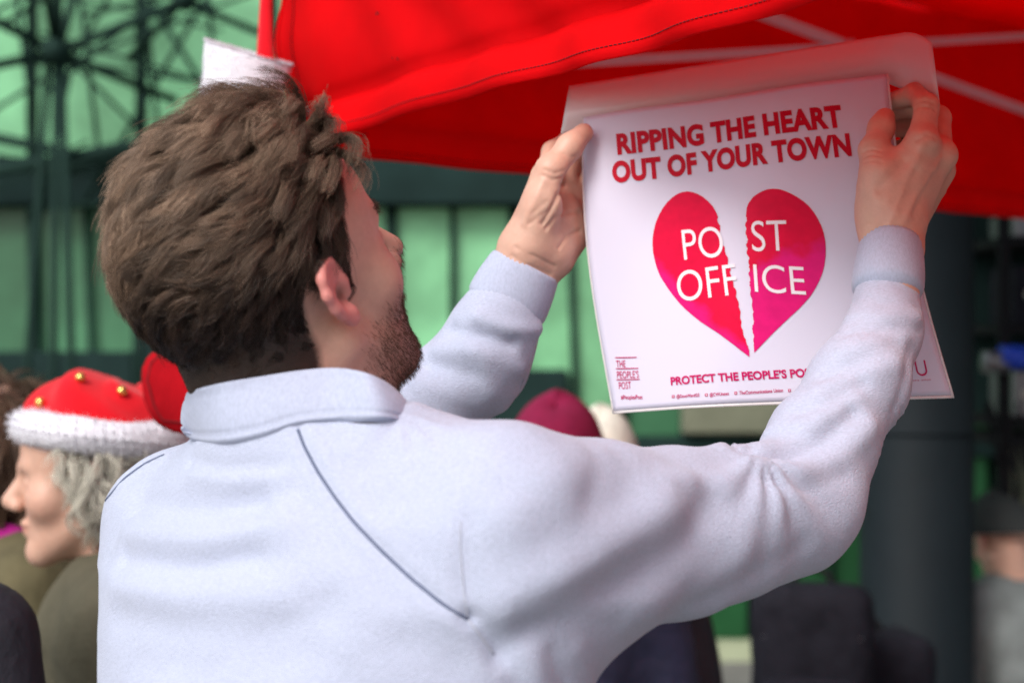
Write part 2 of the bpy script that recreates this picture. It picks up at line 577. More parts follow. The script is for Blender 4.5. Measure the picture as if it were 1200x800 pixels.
# ------------------------------------------------------------------ glass building behind (green glazing, dark beam, mullions)
YB = 8.6
bld = empty("glass_building", (0, YB, 0), "green glazed building front with dark beam and mullions behind the stall", "building")
V, F = box((-8, YB + .12, 0), (9, YB + 4, 7.2)); mk("wall", V, F, M['beam'], bld, smooth=False)
V, F = box((-8.02, YB - .06, 0), (9.02, YB + .118, .09)); mk("plinth", V, F, M['plinth'], bld, smooth=False)
V, F = box((-8.01, YB - .12, 2.28), (9.01, YB + .118, 2.52), .01); mk("beam", V, F, M['beam'], bld, smooth=False)
V, F = box((-8.01, YB - .02, 1.02), (9.01, YB + .117, 1.12), .01); mk("sill_rail", V, F, M['beam'], bld, smooth=False)
x = -7.9; i = 0
while x < 8.9:
    w = [.62, .55, .66, .60][i % 4]
    slant = [.0, .05, -.04, .07][i % 4]
    # lower dark lights, shop-front lights, tall upper lights
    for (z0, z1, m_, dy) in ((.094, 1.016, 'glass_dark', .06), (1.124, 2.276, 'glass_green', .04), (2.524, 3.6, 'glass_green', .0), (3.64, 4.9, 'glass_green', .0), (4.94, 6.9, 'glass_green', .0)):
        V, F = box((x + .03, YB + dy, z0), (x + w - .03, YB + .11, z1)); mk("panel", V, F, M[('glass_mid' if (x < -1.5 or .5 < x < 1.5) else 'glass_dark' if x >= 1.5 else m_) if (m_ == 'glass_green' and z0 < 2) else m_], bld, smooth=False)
    V, F = tube([[x + w * .5 + slant * 1.5, YB - .005, .09], [x + w * .5, YB - .005, 2.28]], .016, 6); mk("glazing_bar", V, F, M['steel_dark'], bld)
    V, F = tube([[x + slant, YB - .01, .09], [x, YB - .01, 2.28]], .028, 6); mk("mullion", V, F, M['steel_dark'], bld)
    V, F = box((x - .014, YB - .03, 2.524), (x + .014, YB + .115, 6.95)); mk("mullion", V, F, M['steel_dark'], bld, smooth=False)
    x += w; i += 1
for z in (3.62, 4.92):
    V, F = box((-8, YB - .02, z - .018), (9, YB + .114, z + .018)); mk("transom", V, F, M['steel_dark'], bld, smooth=False)
# dark shop display boards seen through the lower lights
for (a, b, z0, z1) in ((-1.85, -1.2, 1.125, 1.62), (-.18, .28, 1.12, 1.46), (-2.6, -1.9, 1.12, 1.55)):
    V, F = box((a, YB - .05, z0), (b, YB + .035, z1), .01); mk("display_board", V, F, M['beam'], bld, smooth=False)
V, F = box((.85, YB - .1, 1.14), (1.35, YB + .03, 1.30), .01); mk("display_board", V, F, M['louvre'], bld, smooth=False)

# ------------------------------------------------------------------ branching steel frame in front of the glazing
YF = 7.4
fr = empty("steel_frame", W(66, 800, YF) * [1, 1, 0], "dark branching steel frame with struts meeting at a hub before green glass", "steel frame")
hub = W(67, 62, YF)
V, F = tube([hub - [0, .1, 0], hub + [0, .1, 0]], .048, 12); mk("hub", V, F, M['steel_dark'], fr)
hub2 = W(214, 2, YF)
V, F = tube([hub2 - [0, .07, 0], hub2 + [0, .07, 0]], .036, 12); mk("hub", V, F, M['steel_dark'], fr)
ends = [((-60, -6), 7.0), ((70, -160), 7.4), ((214, 2), 7.4), ((205, 118), 8.0), ((-80, 92), 7.1), ((120, -120), 8.2), ((30, -140), 6.8)]
for (q, d) in ends:
    V, F = tube([hub, W(q[0], q[1], d)], .021, 8); mk("strut", V, F, M['steel_dark'], fr)
for (q, d) in [((345, 55), 7.8), ((330, -60), 7.4), ((190, -150), 8.1), ((262, -140), 7.0), ((150, 70), 8.3)]:
    V, F = tube([hub2, W(q[0], q[1], d)], .018, 8); mk("strut", V, F, M['steel_dark'], fr)
for k in range(9):
    a_ = k * .7 + .25; V, F = tube([hub + [0, .25, 0], W(67 + math.cos(a_) * 330, 62 + math.sin(a_) * 230, 8.3)], .010, 6); mk("tie_rod", V, F, M['steel_dark'], fr)
for k in range(5):
    V, F = tube([W(-60 + k * 75, -40, 8.0), W(-20 + k * 72, 250, 8.2)], .012, 6); mk("tie_rod", V, F, M['steel_dark'], fr)
rs = random.Random(5)
for k in range(16):
    a_, b_ = (rs.uniform(-80, 300), rs.uniform(-60, 260)), (rs.uniform(-80, 300), rs.uniform(-60, 260))
    V, F = tube([W(a_[0], a_[1], 8.25), W(b_[0], b_[1], 8.35)], rs.uniform(.007, .015), 6); mk("tie_rod", V, F, M['steel_dark'], fr)
for (xo, r) in ((-62, .017), (-7, .017), (30, .017)):
    b = W(67 + xo, 420, YF); b[2] = 0
    V, F = tube([hub + [xo * .0006, 0, 0], b], r, 8); mk("post", V, F, M['steel_dark'], fr)
for (p, q) in (((-60, 212, 7.5), (260, 150, 7.5)), ((-60, 150, 8.2), (250, 215, 8.2)), ((40, 205, 7.6), (250, 160, 7.9))):
    V, F = tube([W(*p), W(*q)], .026, 8); mk("brace", V, F, M['steel_dark'], fr)

# ------------------------------------------------------------------ round column
YC = 5.2
cx = W(1074, 400, YC)[0]
colm = empty("column", (cx, YC, 0), "thick round slate grey painted column behind the red valance", "column")
V, F = tube([[cx, YC, .0], [cx, YC, .05], [cx, YC, .051], [cx, YC, 2.0], [cx, YC, 2.98]], [.23, .23, .172, .170, .169], 40); mk("shaft", V, F, M['column'], colm)
V, F = tube([[cx, YC, .05], [cx, YC, .075]], .215, 40); mk("base_ring", V, F, M['metal_grey'], colm)
V, F = tube([[cx, YC, 1.32], [cx, YC, 1.335]], .1735, 40); mk("joint_band", V, F, M['column'], colm)
for a in range(6):
    c = np.array([cx + .19 * math.cos(a * 1.047), YC + .19 * math.sin(a * 1.047), .075])
    V, F = tube([c, c + [0, 0, .02]], .014, 6); mk("bolt", V, F, M['metal_grey'], colm)

# ------------------------------------------------------------------ unseen canopy added over the column to shade the right background
cp = empty("shade_canopy", (cx, YC, 3.1), "dark flat canopy added out of view to shade the column and bags", "canopy")
V, F = box((.62, 3.7, 3.12), (8.6, YB - .13, 3.34), .02); mk("slab", V, F, M['beam'], cp, smooth=False)
for xx in np.arange(1.0, 8.4, .8):
    V, F = box((xx - .04, 3.74, 2.98), (xx + .04, YB - .14, 3.118), .006); mk("rib_beam", V, F, M['steel_dark'], cp, smooth=False)
V, F = box((.60, 3.66, 2.97), (8.62, 3.738, 3.36), .01); mk("fascia", V, F, M['steel_dark'], cp, smooth=False)
V, F = tube([[cx, YC, 2.86], [cx, YC, 2.975]], [.175, .26], 32); mk("column_head", V, F, M['column'], cp)

# ------------------------------------------------------------------ equipment rack at the edge
YR = 5.9
x0, x1 = W(1152, 0, YR)[0], W(1330, 0, YR)[0]
rk = empty("equipment_rack", ((x0 + x1) / 2, YR, 0), "dark metal equipment rack with devices on its shelves beside the column", "rack")
for xx in (x0, x1):
    for yy in (YR - .25, YR + .25):
        V, F = box((xx - .018, yy - .018, 0), (xx + .018, yy + .018, 2.35), .003); mk("post", V, F, M['black'], rk, smooth=False)
for z in (1.27, 1.33, 1.64, 1.93, 2.2):
    V, F = box((x0 - .02, YR - .27, z - .016), (x1 + .02, YR + .27, z + .016), .004); mk("shelf", V, F, M['black'], rk, smooth=False)
V, F = box((x0, YR + .235, 1.35), (x1, YR + .245, 2.3)); mk("back_panel", V, F, M['beam'], rk, smooth=False)
rr = random.Random(3)
for z in (1.347, 1.657, 1.947):
    xx = x0 + .05
    while xx < x1 - .1:
        w = rr.uniform(.07, .14); hgt = rr.uniform(.08, .22); g = rr.choice(['metal_grey', 'black', 'metal_grey', 'nylon'])
        V, F = box((xx, YR - .2, z), (xx + w, YR + .1, z + hgt), .008)
        d_ = mk("device_box", V, F, M[g], rk, smooth=False)
        V, F = tube([[xx + w / 2, YR - .2, z + hgt * .5], [xx + w / 2, YR - .215, z + hgt * .5]], .018, 12); mk("dial", V, F, M['cream'], d_)
        xx += w + rr.uniform(.015, .05)
c = W(1188, 419, YR - .3)
V, F = tube([c - [.045, 0, 0], c + [.045, 0, 0]], .04, 14); mk("blue_reel", V, F, M['blue'], rk)
c = W(1166, 424, YR - .3)
V, F = tube([c - [.04, 0, 0], c + [.04, 0, 0]], .036, 14); mk("grey_reel", V, F, M['metal_grey'], rk)
for k in range(22):
    z = .62 + k * .029
    V, F = box((x0 + .02, YR - .21, z), (x1 - .02, YR - .19, z + .018)); V = rot_about(V, V.mean(0), (1, 0, 0), .5)
    mk("louvre_slat", V, F, M['louvre'], rk, smooth=False)
for (a, b, sag) in ((1158, 1185, .25), (1170, 1215, .35), (1154, 1172, .6), (1180, 1160, .4), (1192, 1205, .8)):
    p, q = W(a, 470, YR - .3), W(b, 600, YR - .32)
    t = np.linspace(0, 1, 14)[:, None]; pts = p + (q - p) * t + np.sin(t * math.pi) * np.array([.05, -.02, -sag * .3])
    V, F = tube(pts, .007, 6); mk("cable", V, F, M['black'], rk)


# ------------------------------------------------------------------ gazebo (red canopy, valances, white frame)
TS = 1.15
HEM = CAMZ + .222 * TS
C0 = np.array([-.27, 2.0, 0]) * TS; ND = nrm([.464, -.89, 0]); FD = nrm([1.208, 1.13, 0])
LT = 3.0; VH = .40
cor = [C0, C0 + FD * LT, C0 + FD * LT + ND * LT, C0 + ND * LT]
ctr = sum(cor) / 4
gz = empty("gazebo", ctr, "red pop-up gazebo with hanging valance and white folding frame", "gazebo")


def valance(A, B, seed, wav, hemstep, out):
    """hanging strip of canopy cloth with a stitched hem band along A->B"""
    L_ = np.linalg.norm(B - A); D = (B - A) / L_
    nu, nv = 190, 34
    s = np.linspace(0, L_, nu); t = np.linspace(0, 1, nv)
    S, T = np.meshgrid(s, t, indexing='ij')
    free = (1 - T) ** 1.3
    off = wav * free * (.55 * np.sin(S * 5.1 + seed) + .35 * np.sin(S * 11.7 + 2 * seed + 1.5 * T) + .3 * np.sin(S * 23 + seed * 3 - 3 * T))
    off += .0048 * np.sin(S * 31 + T * 9 + seed + 1.2 * np.sin(S * 7 + T * 11)) * (.4 + .6 * free) + .004 * np.sin(S * 9 + T * 16 + seed * 2)
    zz = T * VH
    band = 1 / (1 + np.exp((zz - .042) / .0018))
    crease = np.exp(-((zz - .047) / .007) ** 2)
    off += -.012 + .008 * np.clip(1 - zz / .046, 0, 1) + .013 * np.clip((zz - .046) / .09, 0, 1) ** .7
    off += hemstep * band - .009 * crease
    hem = .002 * np.sin(S * 3.1 + seed) * (1 - T)
    P = A + S[..., None] * D + off[..., None] * out
    P[..., 2] = HEM + zz + hem
    return sheet(P.reshape(-1, 3), nu, nv, .0014), P


out_near = -np.cross(ND, [0, 0, 1.0]) if (np.cross(ND, [0, 0, 1.0]) @ (ctr - C0)) > 0 else np.cross(ND, [0, 0, 1.0])
out_far = np.cross(FD, [0, 0, 1.0]); out_far = out_far if out_far @ (ctr - C0) < 0 else -out_far
(VF, Pn) = valance(cor[0], cor[3], 1.0, .003, .003, out_near)
vn = mk("valance", VF[0], VF[1], M['red_tent'], gz)
jb = 5
HB = Pn[:, :jb] + out_near * .0035
Vb_, Fb_ = sheet(HB.reshape(-1, 3), HB.shape[0], jb, .0014); mk("hem_band", Vb_, Fb_, M['red_tent'], vn)
(VF2, Pf) = valance(cor[0] + FD * .004, cor[1], 2.3, .010, .002, out_far)
vf = mk("valance", VF2[0], VF2[1], M['red_tent'], gz)
for (a, b, sd, o_) in ((cor[1], cor[2], 3.1, FD), (cor[3], cor[2], 4.4, ND)):
    (vf_, _) = valance(a, b, sd, .01, .002, o_)
    mk("valance", vf_[0], vf_[1], M['red_tent'], gz)
# stitching along hem and the vertical corner seam
def stitch(P, j, out, m_, parent, rad, i0, i1, step=1, dash=True):
    ln = P[i0:i1, j] + out * .0016
    seg = np.linalg.norm(np.diff(ln, axis=0), axis=1); cum = np.concatenate([[0], np.cumsum(seg)])
    parts = []; s_ = 0
    while s_ < cum[-1] - .006:
        q = [np.array([np.interp(v, cum, ln[:, c]) for c in range(3)]) for v in (s_, s_ + .0042)]
        parts.append(tube(q, rad, 4)); s_ += .0062
    V, F = join(parts); return mk("stitching", V, F, m_, parent)
stitch(Pn + out_near * .0035, 1, out_near, M['thread'], vn, .0006, 2, 150)
stitch(Pf, 1, -out_far, M['thread'], vf, .0006, 2, 150)
vs = np.stack([Pn[2, :, :]] , 0)
ln = Pn[3]; 
parts = []
for z in np.arange(.0, VH - .01, .0062):
    a = np.array([np.interp(z, ln[:, 2] - HEM, ln[:, c]) for c in range(3)]); b = np.array([np.interp(z + .004, ln[:, 2] - HEM, ln[:, c]) for c in range(3)])
    parts.append(tube([a + out_near * .0016, b + out_near * .0016], .0006, 4))
V, F = join(parts); mk("stitching", V, F, M['thread'], vn)
V, F = tube(Pn[0] + out_near * .001, .0022, 6); mk("corner_piping", V, F, M['red_tent'], vn)
# small tears and marks near the hem and on the cloth
bv_near = BVHTree.FromPolygons([Vector(map(float, v)) for v in VF[0]], [tuple(map(int, f)) for f in VF[1]])
bv_far = BVHTree.FromPolygons([Vector(map(float, v)) for v in VF2[0]], [tuple(map(int, f)) for f in VF2[1]])
CAMP = Vector((0, 0, CAMZ))
def hit(bv, px, py):
    w_ = W(px, py, 1.0); d = (Vector(w_) - CAMP).normalized()
    r_ = bv.ray_cast(CAMP, d)
    return None if r_[0] is None else (np.array(r_[0]), np.array(r_[1]))
for (px, py, sx, sy, bv, par) in ((427, 158, 4, 2, bv_far, vf), (418, 172, 5, 2, bv_far, vf), (411, 161, 5, 1.5, bv_far, vf), (443, 16, 5, 1.6, bv_near, vn), (467, 69, 3, 1.5, bv_near, vn), (461, 68, 3, 1, bv_near, vn)):
    h_ = hit(bv, px, py)
    if h_ is None: continue
    p, n = h_; n = n if n @ np.array([0, -1, 0]) > 0 else -n
    u_ = nrm(np.cross(n, [0, 0, 1])); v_ = np.cross(u_, n)
    a = np.arange(10) * .628; rr_ = 1 + .3 * np.sin(a * 3 + px)
    V = p + n * .0012 + np.outer(np.cos(a) * rr_ * sx * .0009, u_) + np.outer(np.sin(a) * rr_ * sy * .0009, v_)
    mk("tear_mark", V, [list(range(10))], M['stain'], par, smooth=False)
# roof: four sloping cloth panels to a peak
peak = ctr + [0, 0, HEM + VH + .75]
for k in range(4):
    a, b = cor[k] + [0, 0, HEM + VH - .002], cor[(k + 1) % 4] + [0, 0, HEM + VH - .002]
    nu, nv = 40, 24
    u = np.linspace(0, 1, nu); v = np.linspace(0, 1, nv)
    U, Vv = np.meshgrid(u, v, indexing='ij')
    base = a + U[..., None] * (b - a)
    P = base * (1 - Vv[..., None]) + peak * Vv[..., None]
    P[..., 2] -= .05 * np.sin(U * math.pi) * np.sin(Vv * math.pi) + .004 * np.sin(U * 60 + Vv * 9)
    Vs, Fs = sheet(P.reshape(-1, 3), nu, nv, .0014); mk("roof_panel", Vs, Fs, M['red_tent'], gz)


def bar(p, q, w=.0085, name="truss_bar", par=None):
    p = np.asarray(p, float); q = np.asarray(q, float); T = nrm(q - p); s = nrm(np.cross(T, [0, 0, 1.0])); u = np.cross(s, T)
    V = []
    for e in (p, q):
        for (a, b) in ((-1, -1), (1, -1), (1, 1), (-1, 1)): V.append(e + s * a * w * .55 + u * b * w)
    F = [[0, 1, 2, 3][::-1], [4, 5, 6, 7]] + [[j, (j + 1) % 4, 4 + (j + 1) % 4, 4 + j] for j in range(4)]
    return mk(name, V, F, M['frame_white'], par or gz, smooth=False)


inn = -out_far * .05
def farp(s, z): return C0 + FD * s * TS + inn + np.array([0, 0, CAMZ + z * TS])
bar(farp(.06, .311), farp(1.82, .581), .007); b2 = bar(farp(.70, .494) - out_far * .016, farp(2.3, .335) - out_far * .016)
bar(farp(1.82, .581) - out_far * .016, farp(2.52, .40)); bar(farp(.06, .55) - out_far * .016, farp(.70, .494))
for s, z in ((.87 + .16, .46),):
    p = farp(s, z); V, F = tube([p - out_far * .03, p + out_far * .012], .012, 10); mk("rivet", V, F, M['frame_white'], gz)
inn2 = -out_near * .05
def nearp(s, z): return C0 + ND * s + inn2 + np.array([0, 0, CAMZ + z * TS])
for (s0, z0, s1, z1, o_) in ((.06, .33, 1.5, .56, 0), (.06, .56, 1.5, .33, .016), (1.5, .33, 2.94, .56, 0), (1.5, .56, 2.94, .33, .016)):
    bar(nearp(s0, z0) - out_near * o_, nearp(s1, z1) - out_near * o_)
# roof ribs from the corners to the peak
for k in range(4):
    c = cor[k] + (ctr - cor[k]) * .03
    bar(c + [0, 0, HEM + VH - .03], peak - [0, 0, .06], .012, "roof_rib")
    leg = c
    V, F = box(leg + [-.017, -.017, 0], leg + [.017, .017, HEM + VH - .03], .003); mk("leg", V, F, M['frame_white'], gz, smooth=False)
    V, F = box(leg + [-.05, -.05, 0], leg + [.05, .05, .006]); mk("foot_plate", V, F, M['frame_white'], gz, smooth=False)

# ------------------------------------------------------------------ christmas stocking hung at the gazebo corner
DS = 2.20
st = empty("christmas_stocking", W(290, 110, DS), "red felt stocking with white plush cuff hanging from the gazebo corner", "stocking")
sc_ = K * DS
ax_top, ax_bot = W(290, 62, DS), W(280, 150, DS)
def st_fn(P):
    q = P.copy(); q[:, 1] = (q[:, 1] - DS) * 2.8 + DS
    d = chain(q, [(W(283, 120, DS), 44 * sc_), (W(290, 240, DS), 47 * sc_), (W(285, 400, DS), 50 * sc_), (W(255, 448, DS), 46 * sc_), (W(216, 462, DS), 41 * sc_), (W(210, 440, DS), 42 * sc_)], .03)
    return d * .45
lo = W(120, 540, DS) - [0, .1, 0]; hi = W(370, 60, DS) + [0, .1, 0]
V, F = sdf_mesh(st_fn, lo, hi, .006); V = relax(V, F, 3)
V += vnormals(V, F) * (.006 * noise(V * [3, 1, 1], 22, 3))[:, None]
sk = mk("sock", V, F, M['felt_dark'], st)
e_bv = BVHTree.FromPolygons([Vector(map(float, v)) for v in V], [tuple(map(int, f)) for f in F])
e_pts = [W(x_, y_, DS - .024) for (x_, y_) in ((222, 398), (190, 400), (172, 420), (167, 445), (176, 476), (188, 497), (212, 499), (240, 486))]
e_on = np.array([np.array(e_bv.find_nearest(Vector(p))[0]) for p in e_pts]); V, F = tube(e_on, .0016, 6); mk("edge_seam", V, F, M['thread'], sk)
# plush cuff: flattened flared tube, open at top with the red lining inside
nu, nv = 48, 14
a = np.arange(nu) * 2 * math.pi / nu; t = np.linspace(0, 1, nv)
def cuffP(th, tt, k):
    hw = (47 + 3 * tt) * sc_ * k
    c = W(281, 118, DS) * (1 - tt) + W(291, 62, DS) * tt
    p = c + np.array([1, 0, .0]) * math.cos(th) * hw + np.array([0, 1, 0]) * math.sin(th) * hw * .5
    p = p + np.array([0, 0, -1]) * math.cos(th) * .30 * hw * tt + np.array([0, 0, 1]) * math.sin(th) * .005 * tt
    return p
Vc = np.array([[cuffP(th, tt, 1.0) for tt in t] for th in a]); Vi = np.array([[cuffP(th, tt, .93) for tt in t[::-1]] for th in a])
Vall = np.concatenate([Vc, Vi], 1).reshape(-1, 3)
Vall += nrm(Vall - Vall.mean(0)) * (.0014 * noise(Vall, 120, 5))[:, None]
mk("plush_cuff", Vall, grid_faces(nu, 2 * nv, True), M['fur'], st)
Vl = np.array([[cuffP(th, .35 + .58 * tt, .90) for tt in t] for th in a]).reshape(-1, 3)
mk("lining", Vl, grid_faces(nu, nv, True), M['felt_red'], st)
# fine plush fibres along cuff rim
n = 2600
th = rng.random(n) * 6.283; tt = np.where(rng.random(n) < .55, .97 + .05 * rng.random(n), rng.random(n))
p0 = np.array([cuffP(x_, min(y_, 1), 1.0) for x_, y_ in zip(th, tt)])
dirs = nrm(p0 - (W(281, 118, DS) + W(291, 62, DS)) / 2 + rng.normal(size=(n, 3)) * .02); dirs[:, 2] += .2
kk = np.linspace(0, 1, 3)
strands("plush_fibre", p0[:, None] + dirs[:, None] * (kk[None, :, None] * .0032), .0004, M['fur'], st, p0.mean(0))
V_, nu2 = [], 20
for i_, s_ in enumerate(np.linspace(0, 1, nu2)):
    c = W(312 + 3 * s_ - 2 * math.sin(s_ * 3), 92 - 150 * s_, DS + .006 + .02 * s_)
    wd = (7 * (1 - s_) ** 2.2 + 6) * sc_
    V_.append([c + [-wd, 0, 0], c + [-wd * .3, -.004, 0], c + [wd * .3, -.004, 0], c + [wd, 0, 0]])
Vs, Fs = sheet(np.array(V_).reshape(-1, 3), nu2, 4, .002); mk("hanging_loop", Vs, Fs, M['felt_red'], st)

# ------------------------------------------------------------------ the poster
TL, TR, BL, BR = W(684, 138, 1.700), W(1038, 86, 1.600), W(718, 481, 1.655), W(1114, 462, 1.565)
PN = nrm(np.cross(TR - TL, BL - TL)); PN = PN if PN[1] < 0 else -PN      # towards the camera


def PS(uv):
    uv = np.asarray(uv, float); u = uv[..., 0:1]; v = uv[..., 1:2]
    p = TL * (1 - u) * (1 - v) + TR * u * (1 - v) + BL * (1 - u) * v + BR * u * v
    p = p + np.array([-.0085, 0, 0]) * np.sin(np.clip(v, 0, 1) * math.pi)
    p = p + PN * (.010 * np.sin(np.clip(u, -.05, 1.05) * math.pi) * (.3 + .7 * v) - .006 * np.sin(u * 5 + v * 3) * v + .003 * np.sin(u * 11 + v * 5))
    return p


def uv_of(px, py):
    uv = np.array([.5, .5]); tgt = np.array([px, py], float)
    for _ in range(14):
        f0 = proj(PS(uv)); e = 1e-4
        J = np.stack([(proj(PS(uv + [e, 0])) - f0) / e, (proj(PS(uv + [0, e])) - f0) / e], -1)
        uv = uv + np.linalg.solve(J, tgt - f0)
    return uv


po = empty("poster", PS([.5, 1]), "laminated white poster with a torn red heart held up by both hands", "poster")
nu, nv = 60, 60
U, Vv = np.meshgrid(np.linspace(0, 1, nu), np.linspace(0, 1, nv), indexing='ij')
P = PS(np.stack([U, Vv], -1))
Vs, Fs = sheet(P.reshape(-1, 3), nu, nv, .0006); mk("printed_sheet", Vs, Fs, M['paper'], po)
# clear laminate margin: a thin rim beyond the paper on three sides
def rim(uvA, uvB, duv, n=40):
    s = np.linspace(0, 1, n)
    A = np.array([PS(np.array(uvA) * (1 - x_) + np.array(uvB) * x_) for x_ in s]); B = np.array([PS(np.array(uvA) * (1 - x_) + np.array(uvB) * x_ + duv) for x_ in s])
    return sheet(np.stack([A, B], 1).reshape(-1, 3), n, 2, .0005)
for args in (((0, 1.0005), (1, 1.0005), (0, .009)), ((-.0005, 0), (-.0005, 1.009), (-.005, 0)), ((1.0005, 0), (1.0005, 1.009), (.006, 0))):
    Vs, Fs = rim(*args); mk("laminate_margin", Vs, Fs, M['film'], po)


def print_mesh(name, V2, faces, mt, lift, parent, uvtex=None):
    P = PS(V2) + PN * lift
    return mk(name, P, faces, mt, parent, smooth=False, uv=uvtex)


def text(name, body, p0, p1, ptop, mt, lift=.0010, offset=0.0, space=1.0):
    cu = bpy.data.curves.new("tmp", 'FONT'); cu.body = body; cu.offset = offset; cu.space_character = space
    cu.resolution_u = 6
    to = bpy.data.objects.new("tmp", cu); COL.objects.link(to)
    dg = bpy.context.evaluated_depsgraph_get()
    me = bpy.data.meshes.new_from_object(to.evaluated_get(dg))
    V2 = np.array([v.co[:2] for v in me.vertices]); faces = [list(p.vertices) for p in me.polygons]
    bpy.data.objects.remove(to); bpy.data.curves.remove(cu); bpy.data.meshes.remove(me)
    x0_, x1_ = V2[:, 0].min(), V2[:, 0].max()
    # cap height of the built-in face is near .73 of the size
    cap = .727 + offset
    a, b, t_ = uv_of(*p0), uv_of(*p1), uv_of(*ptop)
    # PS is right-handed when seen from the front: text y runs up the sheet
    uv = a + ((V2[:, :1] - x0_) / (x1_ - x0_)) * (b - a) + (V2[:, 1:2] / cap) * (t_ - a)
    return print_mesh(name, uv, [f for f in faces], mt, lift, po)


text("headline_line", "RIPPING THE HEART", (724, 180.5), (988.5, 148), (722, 156), M['ink_red'], offset=.048, space=1.05)
text("headline_line", "OUT OF YOUR TOWN", (718.5, 213.5), (998.5, 181.5), (716.8, 188.5), M['ink_red'], offset=.048, space=1.05)
text("slogan_line", "PROTECT THE PEOPLE’S POST", (786.5, 451), (958, 440.5), (785.7, 441.3), M['ink_magenta'], offset=.036)
text("logo_line", "THE", (722.7, 430.4), (733.5, 430), (722, 422), M['ink_magenta'], offset=.003)
text("logo_line", "PEOPLE’S", (723.6, 443.2), (749, 442.5), (723, 434.6), M['ink_magenta'], offset=.003)
text("logo_line", "POST", (725.8, 455.8), (740, 455.2), (725.2, 447.2), M['ink_magenta'], offset=.003)
text("hashtag_line", "#PeoplesPost", (728, 467.6), (753.5, 467.3), (727.6, 462.6), M['ink_magenta'], offset=.012)
text("handle_line", "@DaveWardGS", (793, 466.2), (820, 464.4), (792.8, 462.3), M['ink_magenta'], offset=.016)
text("handle_line", "@CWUnews", (832, 464.3), (854.5, 462.7), (831.8, 460.3), M['ink_magenta'], offset=.016)
text("handle_line", "TheCommunications Union", (866.5, 462.2), (918, 459), (866.3, 458), M['ink_magenta'], offset=.016)
text("corner_logo", "CWU", (1036, 443), (1088, 439.8), (1032, 424), M['ink_magenta'], offset=-.008)
text("corner_logo_line", "the communications union", (1034, 448.6), (1091, 445.6), (1033.7, 446.2), M['ink_magenta'])
def print_quad(name, pts, mt, lift=.0010):
    return print_mesh(name, np.array([uv_of(*p) for p in pts]), [[0, 1, 2, 3]], mt, lift, po)
for (xa, ya, xb, yb) in ((721, 419, 746.5, 418.6), (722, 432, 748.3, 431.4), (722.8, 445, 750, 444.3)):
    print_quad("logo_rule", [(xa, ya + .5), (xb, yb + .5), (xb, yb - .5), (xa, ya - .5)], M['ink_magenta'])
for (xa, ya) in ((789.2, 464.5), (828, 462.6), (862.5, 460.5), (925.5, 457.5)):
    print_quad("icon", [(xa - 1.6, ya + 1.7), (xa + 1.6, ya + 1.6), (xa + 1.5, ya - 1.7), (xa - 1.7, ya - 1.6)], M['ink_magenta'])
    print_quad("icon_centre", [(xa - .5, ya + .7), (xa + .8, ya + .6), (xa + .7, ya - .7), (xa - .6, ya - .6)], M['ink_white'], .0014)

zx = lambda L_: [(740 + a / 3.335, 200 + b / 3.335) for a, b in L_]
HL = zx([(333, 165), (318, 140), (300, 120), (280, 103), (260, 92), (240, 85), (220, 82), (198, 85), (180, 92), (160, 106), (140, 125), (122, 149), (108, 175), (96, 205), (88, 235), (84, 262), (83, 290), (85, 318), (90, 345), (97, 371), (105, 395), (116, 418), (130, 440), (146, 465), (165, 490), (187, 516), (210, 540), (240, 566), (270, 590), (305, 613), (340, 635), (370, 658), (400, 680), (432, 705), (462, 728)])
TEL = zx([(461, 700), (452, 680), (448, 660), (440, 645), (436, 630), (430, 610), (431, 590), (426, 570), (427, 550), (419, 530), (418, 510), (409, 490), (410, 470), (399, 447), (395, 425), (386, 402), (387, 380), (377, 360), (378, 340), (368, 322), (366, 305), (356, 282), (352, 260), (346, 238), (348, 215), (336, 195), (338, 180)])
HR = zx([(449, 165), (452, 145), (458, 128), (475, 105), (492, 92), (510, 82), (532, 74), (555, 71), (578, 73), (600, 80), (625, 91), (650, 105), (674, 121), (695, 140), (714, 164), (730, 190), (743, 217), (752, 245), (758, 275), (760, 305), (759, 338), (755, 370), (747, 400), (735, 430), (719, 461), (700, 490), (676, 518), (650, 545), (620, 572), (590, 600), (560, 629), (530, 660), (505, 686), (480, 712)])
TER = zx([(479, 690), (476, 665), (480, 650), (474, 625), (473, 605), (480, 588), (476, 572), (478, 552), (471, 530), (473, 510), (465, 488), (467, 468), (461, 448), (465, 430), (459, 408), (463, 385), (458, 362), (462, 345), (451, 325), (455, 305), (448, 288), (456, 270), (447, 250), (450, 230), (445, 214), (453, 195), (448, 180)])


def heart(outline, seed, mt):
    r_ = random.Random(seed)
    poly = [tuple(uv_of(x_ + r_.uniform(-.12, .12), y_ + r_.uniform(-.12, .12))) for x_, y_ in outline]
    pv = np.array(poly); lo_, hi_ = pv.min(0), pv.max(0)
    inner = [Vector((a_, b_)) for a_ in np.arange(lo_[0], hi_[0], .025) for b_ in np.arange(lo_[1], hi_[1], .025)]
    n_ = len(poly)
    res = delaunay_2d_cdt([Vector(p) for p in poly] + inner, [(i_, (i_ + 1) % n_) for i_ in range(n_)], [list(range(n_))], 1, 1e-6)
    V2 = np.array([tuple(v) for v in res[0]])
    return print_mesh("heart_half", V2, [list(f) for f in res[2]], mt, .0010, po, uvtex=V2)


